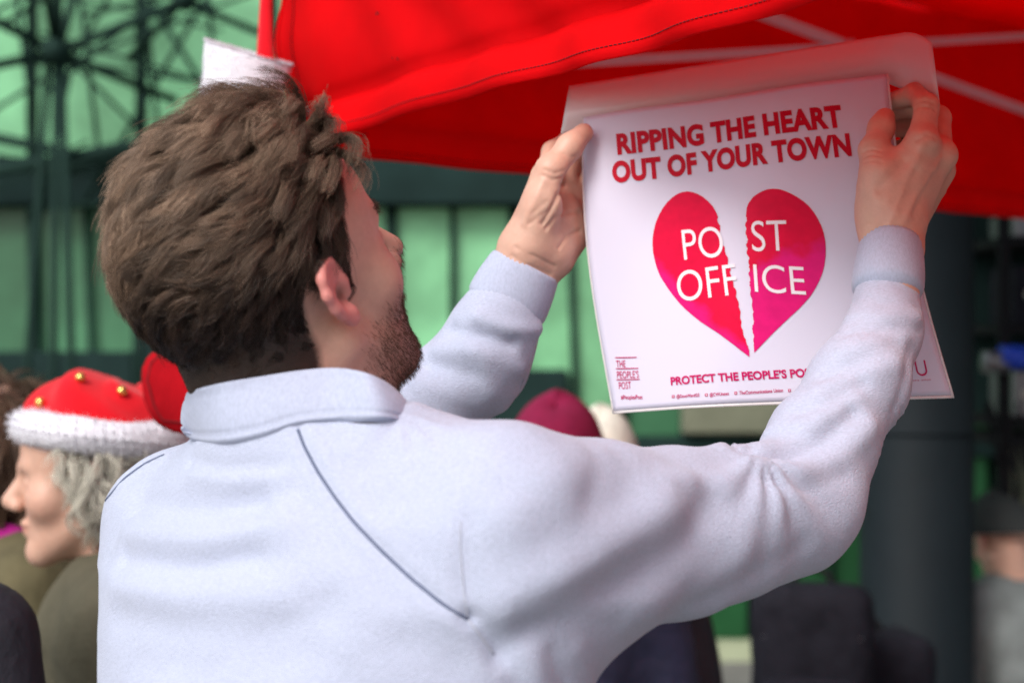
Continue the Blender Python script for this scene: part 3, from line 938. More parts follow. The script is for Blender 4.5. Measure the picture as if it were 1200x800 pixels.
def densify(L_, torn):
    out = []; r_ = random.Random(11)
    for a, b in zip(L_[:-1], L_[1:]):
        out.append(a)
        for f in (.33, .66):
            j = (r_.uniform(-.7, .7), r_.uniform(-.4, .4)) if torn else (0, 0)
            out.append((a[0] + (b[0] - a[0]) * f + j[0], a[1] + (b[1] - a[1]) * f + j[1]))
    return out + [L_[-1]]
heart(HL + densify(TEL, True), 1, heart_material(uv_of(766, 309), uv_of(822, 364)))
heart(HR + densify(TER, True), 2, heart_material(uv_of(876, 318), uv_of(968, 289)))
z1 = lambda a, b: (740 + a / 3.335, 200 + b / 3.335)
text("heart_lettering", "PO", z1(208, 350), z1(366, 336), z1(195, 226), M['ink_white'], .0015, offset=-.004)
text("heart_lettering", "OFF", z1(186, 514), z1(420, 484), z1(174, 390), M['ink_white'], .0015, offset=-.004)
text("heart_lettering", "ST", z1(474, 316), z1(613, 313), z1(468, 192), M['ink_white'], .0015, offset=-.004)
text("heart_lettering", "ICE", z1(484, 474), z1(684, 486), z1(476, 360), M['ink_white'], .0015, offset=-.004)

# milky film flap above the print, curling forward at its end
nu, nv = 70, 14
fl = []
for s in np.linspace(0, 1, nu):
    # lower and upper edges in the photo, unrolled along the flap
    xb = 657 + s * (1101 - 657); yb = 157 - 60 * s / .86 if s < .86 else 97 + (s - .86) / .14 * 26
    xt = 667 + s * (1092 - 667); yt = 101 - 63 * min(s / .93, 1) + (0 if s < .93 else 12 * ((s - .93) / .07) ** 2)
    dep = 1.712 - .10 * s + .012 * np.sin(s * 3.0)
    row = []
    for v in np.linspace(0, 1, nv):
        curl = max(0, (s - .82) / .18)
        d = dep + .010 * v - .055 * curl ** 1.5 - .012 * np.sin(v * math.pi) * (s > -1)
        row.append(W(xb + (xt - xb) * v, yb + (yt - yb) * v, d))
    fl.append(row)
Vs, Fs = sheet(np.array(fl).reshape(-1, 3), nu, nv, .0007); mk("laminate_flap", Vs, Fs, M['film'], po)


# ------------------------------------------------------------------ people
def head_sdf(Q, nose=(.121, .0108), cheek=.020):
    """head in its own frame: x forward, y to its left side, z up, origin between the ears"""
    d = s_ell(Q, (-.006, 0, .045), (.098, .077, .088))
    d = smin(d, s_ell(Q, (.045, 0, .045), (.050, .062, .055)), .03)
    d = smin(d, s_ell(Q, (.046, 0, -.020), (.050, .058, .062)), .03)
    d = smin(d, s_ell(Q, (.044, 0, -.066), (.046, .047, .042)), .025)
    A = Q.copy(); A[:, 1] = np.abs(A[:, 1])
    d = smin(d, s_cone(A, (.004, .054, -.045), (.072, .016, -.098), .016, .015), .025)
    d = smin(d, np.linalg.norm(Q - np.float32([.080, 0, -.098]), axis=1) - .018, .02)
    d = smin(d, np.linalg.norm(A - np.float32([.060, .045, -.024]), axis=1) - cheek, .02)
    d = smin(d, s_cone(A, (.080, .038, .024), (.096, .004, .022), .010, .010), .012)
    d = smax(d, -(np.linalg.norm(A - np.float32([.101, .033, .001]), axis=1) - .017), .010)
    d = smin(d, np.linalg.norm(A - np.float32([.0805, .031, .001]), axis=1) - .0125, .003)
    d = smin(d, s_cone(Q, (.093, 0, .014), (nose[0], 0, -.024), .0085, nose[1]), .010)
    d = smin(d, np.linalg.norm(A - np.float32([.107, .012, -.031]), axis=1) - .0088, .006)
    d = smin(d, s_ell(A, (.093, 0, -.056), (.012, .024, .007)), .006)
    d = smin(d, s_ell(A, (.090, 0, -.068), (.012, .021, .008)), .006)
    # ears
    ear = []
    ES = .80
    for (u, v) in ((.012, .004), (.013, .018), (.005, .029), (-.008, .031), (-.018, .022), (-.021, .006), (-.016, -.010), (-.008, -.022)):
        u, v = u * ES, v * ES; ear.append(((u - .002, .0775 - .55 * (u - .010), v + .001), .0038))
    e = chain(A, ear, .004)
    pl = s_ell(A, (-.005, .0825, .004), (.013, .0042, .022), np.array(Matrix.Rotation(-.50, 3, 'Z')).T)
    e = smin(e, pl, .006)
    e = smin(e, s_ell(A, (.001, .0815, -.021), (.008, .0048, .009)), .007)
    e = smin(e, s_cone(A, (.010, .074, -.006), (.010, .076, .004), .005, .005), .005)
    e = smax(e, -s_ell(A, (.000, .089, -.002), (.0070, .010, .0105)), .004)
    d = smin(d, e, .005)
    return d


def head_frame(yaw, pitch, roll=0.0):
    """rows: forward, left, up in world"""
    Fv = np.array([math.cos(pitch) * math.cos(yaw), math.cos(pitch) * math.sin(yaw), math.sin(pitch)])
    Lf = nrm(np.cross([0, 0, 1.0], Fv)); Up = np.cross(Fv, Lf)
    if roll:
        R = np.array(Matrix.Rotation(roll, 3, Vector(Fv))); Lf, Up = R @ Lf, R @ Up
    return np.stack([Fv, Lf, Up])


def skin_color(Ql, beard=0.0):
    """complexion in head space, with ear hollow shade painted in"""
    base = np.tile(np.array([.56, .335, .25]), (len(Ql), 1))
    A = Ql.copy(); A[:, 1] = np.abs(A[:, 1])
    def blend(w, c): 
        nonlocal base
        base = base * (1 - w[:, None]) + np.array(c) * w[:, None]
    cheek = np.exp(-(np.linalg.norm(A - [.065, .045, -.03], axis=1) / .025) ** 2) * .35
    blend(cheek, (.55, .22, .17))
    earw = np.clip((A[:, 1] - .0765) / .006, 0, 1) * (np.abs(A[:, 0] + .004) < .035) * (np.abs(A[:, 2]) < .045)
    blend(earw * .8, (.60, .20, .185))
    ear_shade = np.exp(-(np.linalg.norm((A - [.001, .080, -.003]) / [.005, .006, .007], axis=1)) ** 2)
    blend(ear_shade * .85, (.10, .03, .022))  # shade inside the ear opening, painted into the skin colour
    lips = np.exp(-(np.linalg.norm((A - [.098, 0, -.062]) / [.02, .022, .008], axis=1)) ** 4)
    blend(lips * .7, (.45, .13, .11))
    if beard:
        jaw = np.clip((-.034 - A[:, 2] + .25 * np.clip(A[:, 0] - .02, -.02, .1)) / .034, 0, 1) * np.clip((A[:, 0] - .002) / .04, 0, 1)
        blend(jaw * beard, (.22, .12, .085))
    return base


# ---------------------------------------------------------------- the man hanging the poster
HD = 1.31
HC = W(320, 344, HD)
HR_ = head_frame(math.radians(44), math.radians(30))
SL, SR = W(206, 606, 1.40), W(588, 600, 1.20)
rV = nrm((SR - SL) * [1, 1, 0]); fV = np.cross([0, 0, 1.0], rV)
T0 = W(374, 590, 1.285)
EL_, ER_ = W(418, 522, 1.70), W(942, 594, 1.385)

TZ = np.array([-1.0, -.70, -.50, -.36, -.25, -.18, -.125, -.085, -.05, -.02])
TW = np.array([.178, .188, .194, .202, .214, .230, .196, .118, .080, .060])
TD = np.array([.130, .135, .142, .148, .145, .135, .118, .098, .080, .065])


def torso(P, k=1.0, top=CAMZ):
    q = P - np.float32([T0[0], T0[1], 0])
    a = q @ rV.astype(np.float32); b = q @ fV.astype(np.float32); z = P[:, 2] - top
    lean = .03 * np.clip((z + .5) / .4, 0, 1)
    b = b - lean
    w = np.interp(z, TZ, TW) * k; dp = np.interp(z, TZ, TD) * k
    rr_ = np.sqrt((a / w) ** 2 + (b / dp) ** 2)
    d = (rr_ - 1) * np.minimum(w, dp) * .9
    return smax(d, z + .066, .02)


RARM = [(W(592, 606, 1.20), .0610), (W(700, 628, 1.262), .0660), (W(800, 624, 1.315), .0590), (W(866, 612, 1.35), .0515), (W(925, 598, 1.380), .0440), (W(945, 586, 1.390), .0380)]
RFORE = [(W(940, 588, 1.388), .0420), (W(962, 520, 1.42), .0440), (W(1006, 450, 1.452), .0395), (W(1036, 388, 1.485), .0300), (W(1040, 350, 1.508), .0300)]
LARM = [(SL, .050), (W(300, 575, 1.56), .050), (EL_, .052)]
LFORE = [(EL_, .052), (W(500, 478, 1.70), .050), (W(563, 424, 1.69), .0455), (W(580, 385, 1.685), .0405), (W(590, 366, 1.682), .036)]


def shirt_fn(P):
    d = torso(P)
    d = smin(d, chain(P, [(W(340, 518, 1.30), .048), (SL + [.02, 0, 0], .044)], .03), .05)
    d = smin(d, chain(P, [(W(365, 528, 1.285), .046), (W(480, 568, 1.24), .045), (W(592, 610, 1.20), .055)], .03), .05)
    d = smin(d, chain(P, RARM, .03), .045)
    d = smin(d, chain(P, LARM, .03), .04)
    f1 = chain(P, RFORE, .02)
    d = smin(d, f1, .022)
    f2 = chain(P, LFORE, .02)
    d = smin(d, f2, .02)
    d = smax(d, (CAMZ - .70) - P[:, 2], .01)
    return d


V, F = sdf_mesh(shirt_fn, (-.45, .98, CAMZ - .74), (.45, 1.82, CAMZ + .12), .0040)
V = relax(V, F, 4)
bv0 = BVHTree.FromPolygons([Vector(map(float, v)) for v in V], [tuple(map(int, f)) for f in F])


def on(bv, pts):
    out = []
    for (px, py) in pts:
        h_ = hit(bv, px, py)
        if h_ is not None: out.append(h_[0])
    return np.array(out)


folds = [
    # back
    ([(160, 590), (205, 596), (250, 597), (300, 588)], -.0050, .013), ([(150, 622), (230, 632), (330, 622)], .0030, .014),
    ([(145, 655), (200, 664), (250, 662), (295, 652)], -.0048, .012), ([(135, 690), (220, 700), (330, 690)], .0022, .016),
    ([(140, 722), (210, 738), (300, 742), (380, 720)], -.0030, .016), ([(160, 775), (250, 782), (360, 765)], -.0022, .014),
    ([(222, 541), (260, 549), (320, 546)], -.0020, .006), ([(225, 556), (280, 563), (335, 558)], .0018, .008),
    ([(390, 700), (450, 742), (530, 775)], -.0022, .016), ([(330, 610), (390, 680), (430, 740)], .0016, .02),
    # shoulder and upper arm
    ([(548, 610), (546, 660), (552, 720)], -.0022, .008), ([(556, 724), (575, 752), (584, 770)], -.0045, .008),
    ([(590, 752), (650, 738), (720, 730)], -.0030, .012),
    ([(600, 700), (680, 660), (770, 600), (800, 560)], .0040, .018), ([(620, 735), (720, 690), (800, 640), (838, 585)], -.0036, .016),
    ([(640, 640), (720, 600), (770, 550)], -.0026, .016), ([(600, 600), (660, 560), (700, 530)], .0022, .018),
    ([(745, 720), (830, 680), (890, 630), (905, 585)], .0026, .016), ([(690, 525), (700, 550), (690, 590)], -.0016, .010),
    ([(770, 522), (790, 545), (795, 575)], -.0018, .010), ([(760, 560), (830, 562), (880, 555)], .002, .012),
    ([(830, 700), (900, 665), (940, 640)], -.0024, .012),
    # elbow
    ([(868, 528), (910, 535), (960, 520), (1000, 485)], -.0065, .009), ([(880, 545), (930, 556), (985, 535), (1020, 500)], .0038, .010),
    ([(895, 562), (940, 574), (990, 556)], -.0024, .008), ([(905, 505), (950, 500), (1000, 465)], .0036, .010),
    ([(935, 482), (970, 474), (1010, 448)], -.0042, .007),
    ([(960, 455), (1000, 448), (1050, 425)], .0030, .009), ([(965, 440), (1005, 425), (1050, 400)], -.0030, .007),
    ([(985, 410), (1025, 405), (1068, 395)], .0022, .008), ([(990, 392), (1030, 388), (1080, 385)], -.0028, .006),
    ([(995, 372), (1035, 372), (1078, 374)], .0026, .007), ([(1000, 352), (1035, 355), (1076, 358)], -.0022, .005),
    ([(1050, 480), (1062, 440), (1070, 400)], -.002, .007),
    # hip side of the body under the arm
    ([(590, 765), (600, 785), (606, 830)], -.0050, .008), ([(622, 765), (632, 800), (640, 840)], .0045, .009), ([(650, 765), (662, 800), (668, 840)], -.0050, .008), ([(680, 762), (690, 800), (694, 840)], .0035, .008),
    # far sleeve
    ([(528, 385), (560, 394), (600, 402), (632, 398)], -.0042, .007), ([(522, 366), (560, 372), (600, 386), (630, 386)], .0040, .008),
    ([(512, 410), (560, 412), (610, 432)], .0028, .009), ([(500, 425), (550, 438), (612, 452)], -.0030, .008), ([(545, 392), (566, 425), (575, 465)], .0018, .010),
    ([(485, 445), (530, 462), (590, 478)], .0022, .010),
]
N_ = vnormals(V, F)
D = np.zeros(len(V))
for pts, amp, wd in folds:
    amp *= .55 if (pts[0][1] > 735 and 560 < pts[0][0] < 700) else 1.35 if pts[0][0] < 640 else .95
    c = on(bv0, pts)
    if len(c) < 2: continue
    D += amp * np.exp(-(polydist(V, c) / wd) ** 2)
# gathered cloth: creases fanning from the crook of the elbow and the armpit, rings above the cuffs
def fan(c, freq, R_, amp, seed, ax=None):
    q = V - c; r_ = np.linalg.norm(q, axis=1); ph = np.arctan2(q[:, 2], q[:, 0] + .35 * q[:, 1])
    w_ = np.sin(ph * freq + 1.6 * noise(V, 22, seed, 2)); w_ = np.sign(w_) * np.abs(w_) ** .8
    return amp * w_ * np.exp(-(r_ / R_) ** 2) * np.clip(r_ / (R_ * .35), 0, 1)
def rings(pa, pb, lam, amp, L_, seed):
    ax_ = nrm(pb - pa); s_ = (V - pa) @ ax_; d_ = polydist(V, np.array([pa, pb]))
    side = noise(V, 30, seed + 2, 1)
    w_ = np.sin(s_ / lam * 6.283 + 2.2 * noise(V, 24, seed, 2)); w_ = 1 - 2 * np.abs(w_) ** .8
    return amp * w_ * np.exp(-np.clip(-s_, 0, 1) / L_) * (s_ < .02) * (d_ < .09) * (.45 + .55 * side)
D += fan(W(880, 532, 1.33), 11, .075, .0030, 41)
D += fan(W(470, 480, 1.22), 9, .05, .0016, 45)
D += rings(W(985, 470, 1.44), W(1040, 345, 1.508), .020, .0022, .07, 43)
D += rings(W(500, 478, 1.70), W(590, 366, 1.682), .022, .0024, .10, 44)
dsl = np.minimum(polydist(V, np.array([c for c, _ in RARM])), 9)
D += .0016 * np.clip((.12 - dsl) / .04, 0, 1) * noise(V * [1, 1, 2.2], 55, 46, 2)
for sm_ in ([(349, 503), (356, 522), (372, 552), (392, 582), (415, 612), (445, 643), (480, 676), (518, 707), (548, 725)], [(192, 533), (170, 543), (145, 561), (121, 590)]):
    c = on(bv0, sm_); dd2 = polydist(V, c); D += .0016 * np.exp(-((dd2 - .008) / .005) ** 2) - .0012 * np.exp(-(dd2 / .004) ** 2)
D += .0018 * noise(V, 28, 21, 2) + .0007 * noise(V, 90, 22, 2)
V = V + N_ * D[:, None]
V = relax(V, F, 1, .4)
bvS = BVHTree.FromPolygons([Vector(map(float, v)) for v in V], [tuple(map(int, f)) for f in F])
SV, SF = V, F

# body under the clothes, with head, neck and both hands on one mesh
RH = [
    (W(1046, 330, 1.515), .026), (W(1046, 262, 1.535), .0235)]
def rhand(P):
    d = chain(P, [(W(1044, 345, 1.505), .025), (W(1046, 300, 1.525), .0235), (W(1045, 272, 1.532), .0225)], .01)
    d = smin(d, s_cone(P, W(1036, 285, 1.53), W(1034, 258, 1.533), .019, .019), .012)
    d = smin(d, s_cone(P, W(1056, 288, 1.53), W(1058, 262, 1.536), .019, .020), .012)
    for a, ra, b, rb in ((W(1046, 255, 1.535), .020, W(1080, 168, 1.535), .0145), (W(1055, 258, 1.545), .020, W(1100, 182, 1.552), .0150),
                         (W(1058, 262, 1.56), .019, W(1100, 200, 1.575), .0145), (W(1056, 266, 1.575), .018, W(1092, 218, 1.598), .0135),
                         (W(1034, 255, 1.532), .021, W(1032, 205, 1.532), .0175), (W(1034, 235, 1.534), .020, W(1064, 195, 1.538), .0165)):
        d = smin(d, s_cone(P, a, b, ra, rb), .014)
    th = chain(P, [(W(1030, 212, 1.532), .0165), (W(1024, 176, 1.545), .0125), (W(1033, 150, 1.560), .0110), (W(1037, 139, 1.5675), .0098)], .008)
    d = smin(d, th, .010)
    ix = chain(P, [(W(1080, 168, 1.535), .0135), (W(1086, 124, 1.552), .0106), (W(1072, 110, 1.585), .0095), (W(1048, 118, 1.615), .0085)], .006)
    md = chain(P, [(W(1100, 182, 1.552), .0135), (W(1100, 138, 1.585), .0108), (W(1068, 124, 1.617), .0098), (W(1042, 132, 1.630), .0085)], .006)
    rg = chain(P, [(W(1100, 200, 1.575), .0130), (W(1094, 162, 1.612), .0104), (W(1062, 148, 1.634), .0092), (W(1036, 154, 1.638), .008)], .006)
    pk = chain(P, [(W(1092, 218, 1.598), .0115), (W(1082, 186, 1.630), .0090), (W(1056, 174, 1.644), .0080), (W(1036, 178, 1.644), .007)], .006)
    f = np.minimum(np.minimum(ix, md), np.minimum(rg, pk))
    d = smin(d, f, .007)
    # knuckles
    for c in (W(1084, 166, 1.528), W(1106, 182, 1.546)):
        d = smin(d, np.linalg.norm(P - c.astype(np.float32), axis=1) - .010, .010)
    return d


def lhand(P):
    d = chain(P, [(W(592, 360, 1.682), .029), (W(607, 328, 1.682), .026), (W(618, 300, 1.682), .0235)], .012)
    d = smin(d, s_cone(P, W(603, 322, 1.68), W(612, 290, 1.682), .0225, .021), .012)
    d = smin(d, s_cone(P, W(630, 330, 1.684), W(642, 300, 1.686), .0185, .019), .012)
    for a, ra, b, rb in ((W(612, 290, 1.682), .0205, W(641, 208, 1.706), .0160), (W(622, 294, 1.69), .020, W(656, 214, 1.722), .0155),
                         (W(634, 298, 1.692), .019, W(668, 232, 1.728), .0150), (W(646, 302, 1.690), .0175, W(676, 256, 1.726), .0150),
                         (W(622, 286, 1.670), .0215, W(637, 236, 1.664), .0195), (W(640, 290, 1.682), .020, W(660, 250, 1.70), .0180),
                         (W(652, 300, 1.686), .0155, W(673, 276, 1.708), .0150)):
        d = smin(d, s_cone(P, a, b, ra, rb), .014)
    th = chain(P, [(W(634, 240, 1.664), .0185), (W(646, 200, 1.660), .0142), (W(668, 172, 1.668), .0118), (W(684, 156, 1.679), .0098)], .010)
    d = smin(d, th, .012)
    ix = chain(P, [(W(641, 208, 1.706), .0140), (W(648, 178, 1.735), .0108), (W(668, 164, 1.745), .0095), (W(694, 166, 1.738), .0085)], .006)
    md = chain(P, [(W(656, 214, 1.722), .0135), (W(674, 182, 1.752), .0108), (W(702, 178, 1.752), .0095), (W(724, 184, 1.74), .0085)], .006)
    rg = chain(P, [(W(668, 232, 1.728), .0130), (W(690, 204, 1.756), .0104), (W(716, 200, 1.752), .0092), (W(736, 206, 1.738), .008)], .006)
    pk = chain(P, [(W(676, 256, 1.726), .0120), (W(698, 232, 1.746), .0092), (W(720, 228, 1.742), .0082), (W(736, 232, 1.734), .007)], .006)
    d = smin(d, np.minimum(np.minimum(ix, md), np.minimum(rg, pk)), .007)
    # palm hollow beside the thumb pad
    d = smax(d, -s_ell(P, W(664, 222, 1.672), (.010, .016, .018)), .012)
    return d


RFOLD = [([(1044, 262), (1062, 215), (1080, 172)], .0012, .0045), ([(1056, 262), (1078, 225), (1100, 186)], .0012, .0045), ([(1052, 240), (1072, 200)], -.0010, .004), ([(1070, 250), (1092, 205)], -.0009, .004),
         ([(1013, 184), (1022, 181), (1032, 183)], -.0007, .0013), ([(1012, 178), (1022, 175), (1033, 177)], -.0007, .0013), ([(1013, 190), (1023, 188), (1032, 190)], -.0006, .0013),
         ([(1072, 122), (1084, 118), (1095, 122)], -.0007, .0014), ([(1072, 128), (1084, 125), (1096, 129)], -.0007, .0014), ([(1030, 222), (1045, 205), (1060, 190)], -.0011, .0045),
         ([(1074, 164), (1086, 158), (1096, 162)], -.0007, .002), ([(1040, 268), (1050, 240), (1058, 225)], .0006, .0018), ([(1018, 262), (1040, 270), (1066, 268)], -.0005, .0015)]
LFOLD = [([(600, 300), (622, 312), (645, 322)], -.0009, .0018), ([(604, 290), (626, 300), (650, 312)], -.0007, .0016), ([(640, 268), (650, 255), (668, 248), (680, 250)], -.0013, .0022),
         ([(636, 262), (646, 245), (654, 228), (662, 216)], -.0014, .0026), ([(655, 290), (664, 276), (680, 270)], -.0009, .002), ([(636, 206), (648, 211), (658, 208)], -.0008, .0014), ([(638, 199), (650, 203), (660, 200)], -.0007, .0013),
         ([(660, 180), (670, 184), (676, 182)], -.0006, .0012), ([(624, 250), (640, 236)], -.0006, .0016), ([(620, 262), (640, 248)], -.0006, .0016), ([(614, 262), (628, 232), (636, 212)], .0009, .004)]
NB = W(348, 522, 1.31)
def head_world(P):
    Q = (P - HC.astype(np.float32)) @ HR_.T.astype(np.float32)
    d = head_sdf(Q)
    nk0 = HC + HR_.T @ np.array([-.038, 0, -.040]); nk1 = HC + HR_.T @ np.array([.020, 0, -.075])
    d = smin(d, s_cone(P, nk0, NB, .057, .062), .03)
    d = smin(d, s_cone(P, nk1, NB + fV * .035, .042, .055), .03)
    return d


HIP = np.array([T0[0] - .01, T0[1] + .01, .93])
legs = []
for sgn, fwd in ((-1, .10), (1, -.06)):
    hp = HIP + rV * sgn * .09; ft = HIP + rV * sgn * .13 + fV * fwd
    legs.append((hp, np.array([(hp[0] + ft[0]) / 2 + fV[0] * .02, (hp[1] + ft[1]) / 2 + fV[1] * .02, .50]), np.array([ft[0], ft[1], .09])))


def body_world(P):
    d = torso(P, .86)
    d = smin(d, s_ell(P, HIP + [0, 0, .06], (.15, .15, .16)), .05)
    for h_, k_, a_ in legs:
        d = smin(d, chain(P, [(h_, .085), (k_, .058), (a_, .042)], .03), .03)
        d = smin(d, s_cone(P, a_ - [0, 0, .045], a_ + fV * .13 - [0, 0, .055], .036, .028), .02)
    for arm in (RARM, RFORE, LARM, LFORE):
        d = smin(d, chain(P, [(c_, r_ * .66) for c_, r_ in arm], .02), .03)
    d = smin(d, s_cone(P, NB, T0 + [0, 0, -.05], .058, .07), .04)
    return d


def bbox(c, r): c = np.asarray(c, float); return c - r, c + r


parts = []
lo, hi = bbox(HC + [0.0, 0, -.02], .20); Vh, Fh = sdf_mesh(head_world, lo, hi, .0021); Vh = relax(Vh, Fh, 2, .4)
Ql = (Vh - HC) @ HR_.T
ch = skin_color(Ql, .55)


def hair_mask(Q):
    x, y, z = Q[:, 0], np.abs(Q[:, 1]), Q[:, 2]
    back = np.clip((z + .170) / .02, 0, 1) * np.clip((-.020 - .40 * np.maximum(0, -.035 - z) - x) / .008, 0, 1)
    mid = np.clip((z - .020) / .006, 0, 1) * np.clip((.030 - x) / .004, 0, 1)
    front = np.clip((z - .030 - (x - .026) * 1.05) / .006, 0, 1) * (x >= .020)
    burn = np.clip((z + .008) / .012, 0, 1) * np.clip((.028 - x) / .005, 0, 1) * np.clip((x - .010) / .004, 0, 1)
    ear = (np.linalg.norm((np.stack([x, y, z], -1) - [-.005, .086, .003]) / [.017, .011, .025], axis=1) > 1) & ~((y > .079) & (z < .027) & (x > -.025) & (x < .02))
    return np.maximum.reduce([back, mid, front, burn]) * ear


hm = hair_mask(Ql)
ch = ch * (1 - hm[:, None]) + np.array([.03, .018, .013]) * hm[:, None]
parts.append((Vh, Fh, ch))
for fn, c in ((rhand, W(1060, 215, 1.57)), (lhand, W(655, 255, 1.70))):
    lo, hi = bbox(c, .115); Vx, Fx = sdf_mesh(fn, lo, hi, .0019); Vx = relax(Vx, Fx, 2, .4)
    nn = vnormals(Vx, Fx)
    Vx = Vx + nn * (.00045 * noise(Vx, 170, 9, 2))[:, None]
    cx_ = np.tile(np.array([.56, .345, .26]), (len(Vx), 1))
    bvh_ = BVHTree.FromPolygons([Vector(map(float, v)) for v in Vx], [tuple(map(int, f)) for f in Fx])
    for pts_, amp_, wd_ in (RFOLD if fn is rhand else LFOLD):
        c_ = on(bvh_, pts_)
        if len(c_) > 1: Vx = Vx + nn * (1.6 * amp_ * np.exp(-(polydist(Vx, c_) / wd_) ** 2))[:, None]
    red = np.clip(.5 + .5 * noise(Vx, 70, 31, 2), 0, 1)[:, None] * .35
    cx_ = cx_ * (1 - red) + np.array([.56, .27, .20]) * red
    tips = [W(1037, 139, 1.5675), W(1040, 120, 1.61)] if fn is rhand else [W(686, 154, 1.679)]
    for t_ in tips:
        w_ = np.exp(-(np.linalg.norm(Vx - t_, axis=1) / .014) ** 2)[:, None] * .25
        cx_ = cx_ * (1 - w_) + np.array([.56, .25, .19]) * w_
    parts.append((Vx, Fx, cx_))
Vb, Fb = sdf_mesh(body_world, (-.5, .95, -.02), (.5, 1.85, CAMZ + .05), .011)
parts.append((Vb, Fb, np.tile(np.array([.48, .29, .21]), (len(Vb), 1))))
off = 0; VV, FF, CC = [], [], []
for v, f, c in parts:
    VV.append(v); FF.append(f + off); CC.append(c); off += len(v)
base_o = np.array([HIP[0], HIP[1], 0])
man = mk("person", np.concatenate(VV), np.concatenate(FF), M['skin'], None, base_o, True, np.concatenate(CC))
tag(man, "brown haired bearded person in light grey sweatshirt reaching up with a poster", "person")

sw = mk("sweatshirt", SV, SF, M['sweat'], man)

# collar: standing band, high behind the neck and dipping to the throat
CW = [  # photo x of top edge, y top, x bottom, y bottom, distance top, distance bottom
    (218, 462, 212, 508, 1.300, 1.300), (228, 456, 224, 520, 1.262, 1.255), (262, 448, 256, 525, 1.222, 1.212), (305, 441, 300, 518, 1.203, 1.195),
    (350, 434, 348, 502, 1.195, 1.192), (395, 431, 398, 496, 1.198, 1.192), (430, 437, 440, 494, 1.212, 1.198), (458, 451, 468, 496, 1.235, 1.210), (480, 474, 486, 502, 1.265, 1.235), (492, 498, 500, 515, 1.300, 1.270),
    (488, 520, 494, 540, 1.345, 1.33), (455, 530, 455, 560, 1.385, 1.39), (400, 525, 400, 560, 1.410, 1.42), (330, 510, 330, 550, 1.405, 1.415), (270, 490, 268, 535, 1.380, 1.385), (232, 474, 226, 515, 1.340, 1.345)]
def closed_interp(A, n):
    A = np.asarray(A, float); m = len(A); out = []
    for t in np.linspace(0, m, n, endpoint=False):
        i_ = int(t); f = t - i_
        p0, p1, p2, p3 = A[(i_ - 1) % m], A[i_ % m], A[(i_ + 1) % m], A[(i_ + 2) % m]
        out.append(.5 * (2 * p1 + (p2 - p0) * f + (2 * p0 - 5 * p1 + 4 * p2 - p3) * f * f + (3 * p1 - p0 - 3 * p2 + p3) * f ** 3))
    return np.array(out)
bvN = BVHTree.FromPolygons([Vector(map(float, v)) for v in Vh], [tuple(map(int, f)) for f in Fh])
CW2 = []
for i_, (a, b, c, d, e, g) in enumerate(CW):
    h_ = hit(bvS, c, d) if 1 <= i_ <= 5 else None
    if h_ is not None: g = h_[0][1] - .002
    hn_ = hit(bvN, a, b + 4) if i_ <= 8 else None
    if i_ <= 8: e = min(g + .018, hn_[0][1] - .006) if hn_ is not None else g + .02
    CW2.append((a, b, c, d, e, g))
CW = CW2
top = closed_interp([W(a, b, e) for a, b, c, d, e, g in CW], 120); bot = closed_interp([W(c, d, g) for a, b, c, d, e, g in CW], 120)
cc_ = top.mean(0); nv = 20; rows = []
for k in range(120):
    prof = []
    outw = nrm((top[k] - cc_) * [1, 1, 0])
    for t in np.linspace(0, 1, nv):
        p = bot[k] * (1 - t) + top[k] * t
        p = p + outw * (.0030 * math.sin(t * math.pi) - .0075 * math.exp(-(t / .06) ** 2) + .0010 * math.exp(-((t - .12) / .05) ** 2) - .0014 * math.exp(-((t - .21) / .03) ** 2) - .0012 * math.exp(-((t - .86) / .02) ** 2))
        prof.append(p)
    for t in np.linspace(1, 0, nv):
        prof.append(bot[k] * (1 - t) + top[k] * t - outw * (.0055 + .002 * (1 - t)))
    rows.append(prof)
rows = np.array(rows); rows = rows + (nrm((rows - cc_) * [1, 1, 0]) * (.0016 * noise(rows.reshape(-1, 3), 60, 8, 2)).reshape(120, -1)[..., None])
mk("collar", rows.reshape(-1, 3), grid_faces(120, 2 * nv, True), M['sweat_rib'], sw)


def cuff(pts, ra, rb, parent):
    """ribbed cuff: elliptical tube, ra across the picture, rb in depth, open at the wrist"""
    pts = np.asarray(pts, float); ax = nrm(pts[-1] - pts[0])
    s = nrm(np.cross(ax, [0, 1, 0])); w = np.cross(s, ax)
    n, m = 84, 16; rows = []
    for k in range(n):
        th = 2 * math.pi * k / n; rib = .00045 * math.cos(th * 42)
        prof = []
        for t in np.linspace(0, 1, m):
            c = pts[0] * (1 - t) + pts[-1] * t
            e = 1 + .05 * math.sin(t * math.pi) - .28 * math.exp(-(t / .10) ** 2) - .03 * math.exp(-((1 - t) / .05) ** 2)
            r1 = ((ra[0] * (1 - t) + ra[1] * t)) * e + rib; r2 = (rb[0] * (1 - t) + rb[1] * t) * e + rib
            prof.append(c + s * math.cos(th) * r1 + w * math.sin(th) * r2)
        for t in np.linspace(1, .2, 6):
            c = pts[0] * (1 - t) + pts[-1] * t
            r1 = (ra[0] * (1 - t) + ra[1] * t) - .0035; r2 = (rb[0] * (1 - t) + rb[1] * t) - .0035
            prof.append(c + s * math.cos(th) * r1 + w * math.sin(th) * r2)
        rows.append(prof)
    rows = np.array(rows)
    rows = rows + (.0011 * noise(rows.reshape(-1, 3), 55, 13, 2)).reshape(n, -1)[..., None] * s
    return mk("cuff", rows.reshape(-1, 3), grid_faces(n, m + 6, True), M['sweat_rib'], parent)
cuff([W(1039, 350, 1.505), W(1044, 284, 1.530)], (.0310, .0268), (.034, .031), sw)
cuff([W(588, 368, 1.682), W(616, 311, 1.682)], (.0400, .0350), (.034, .030), sw)

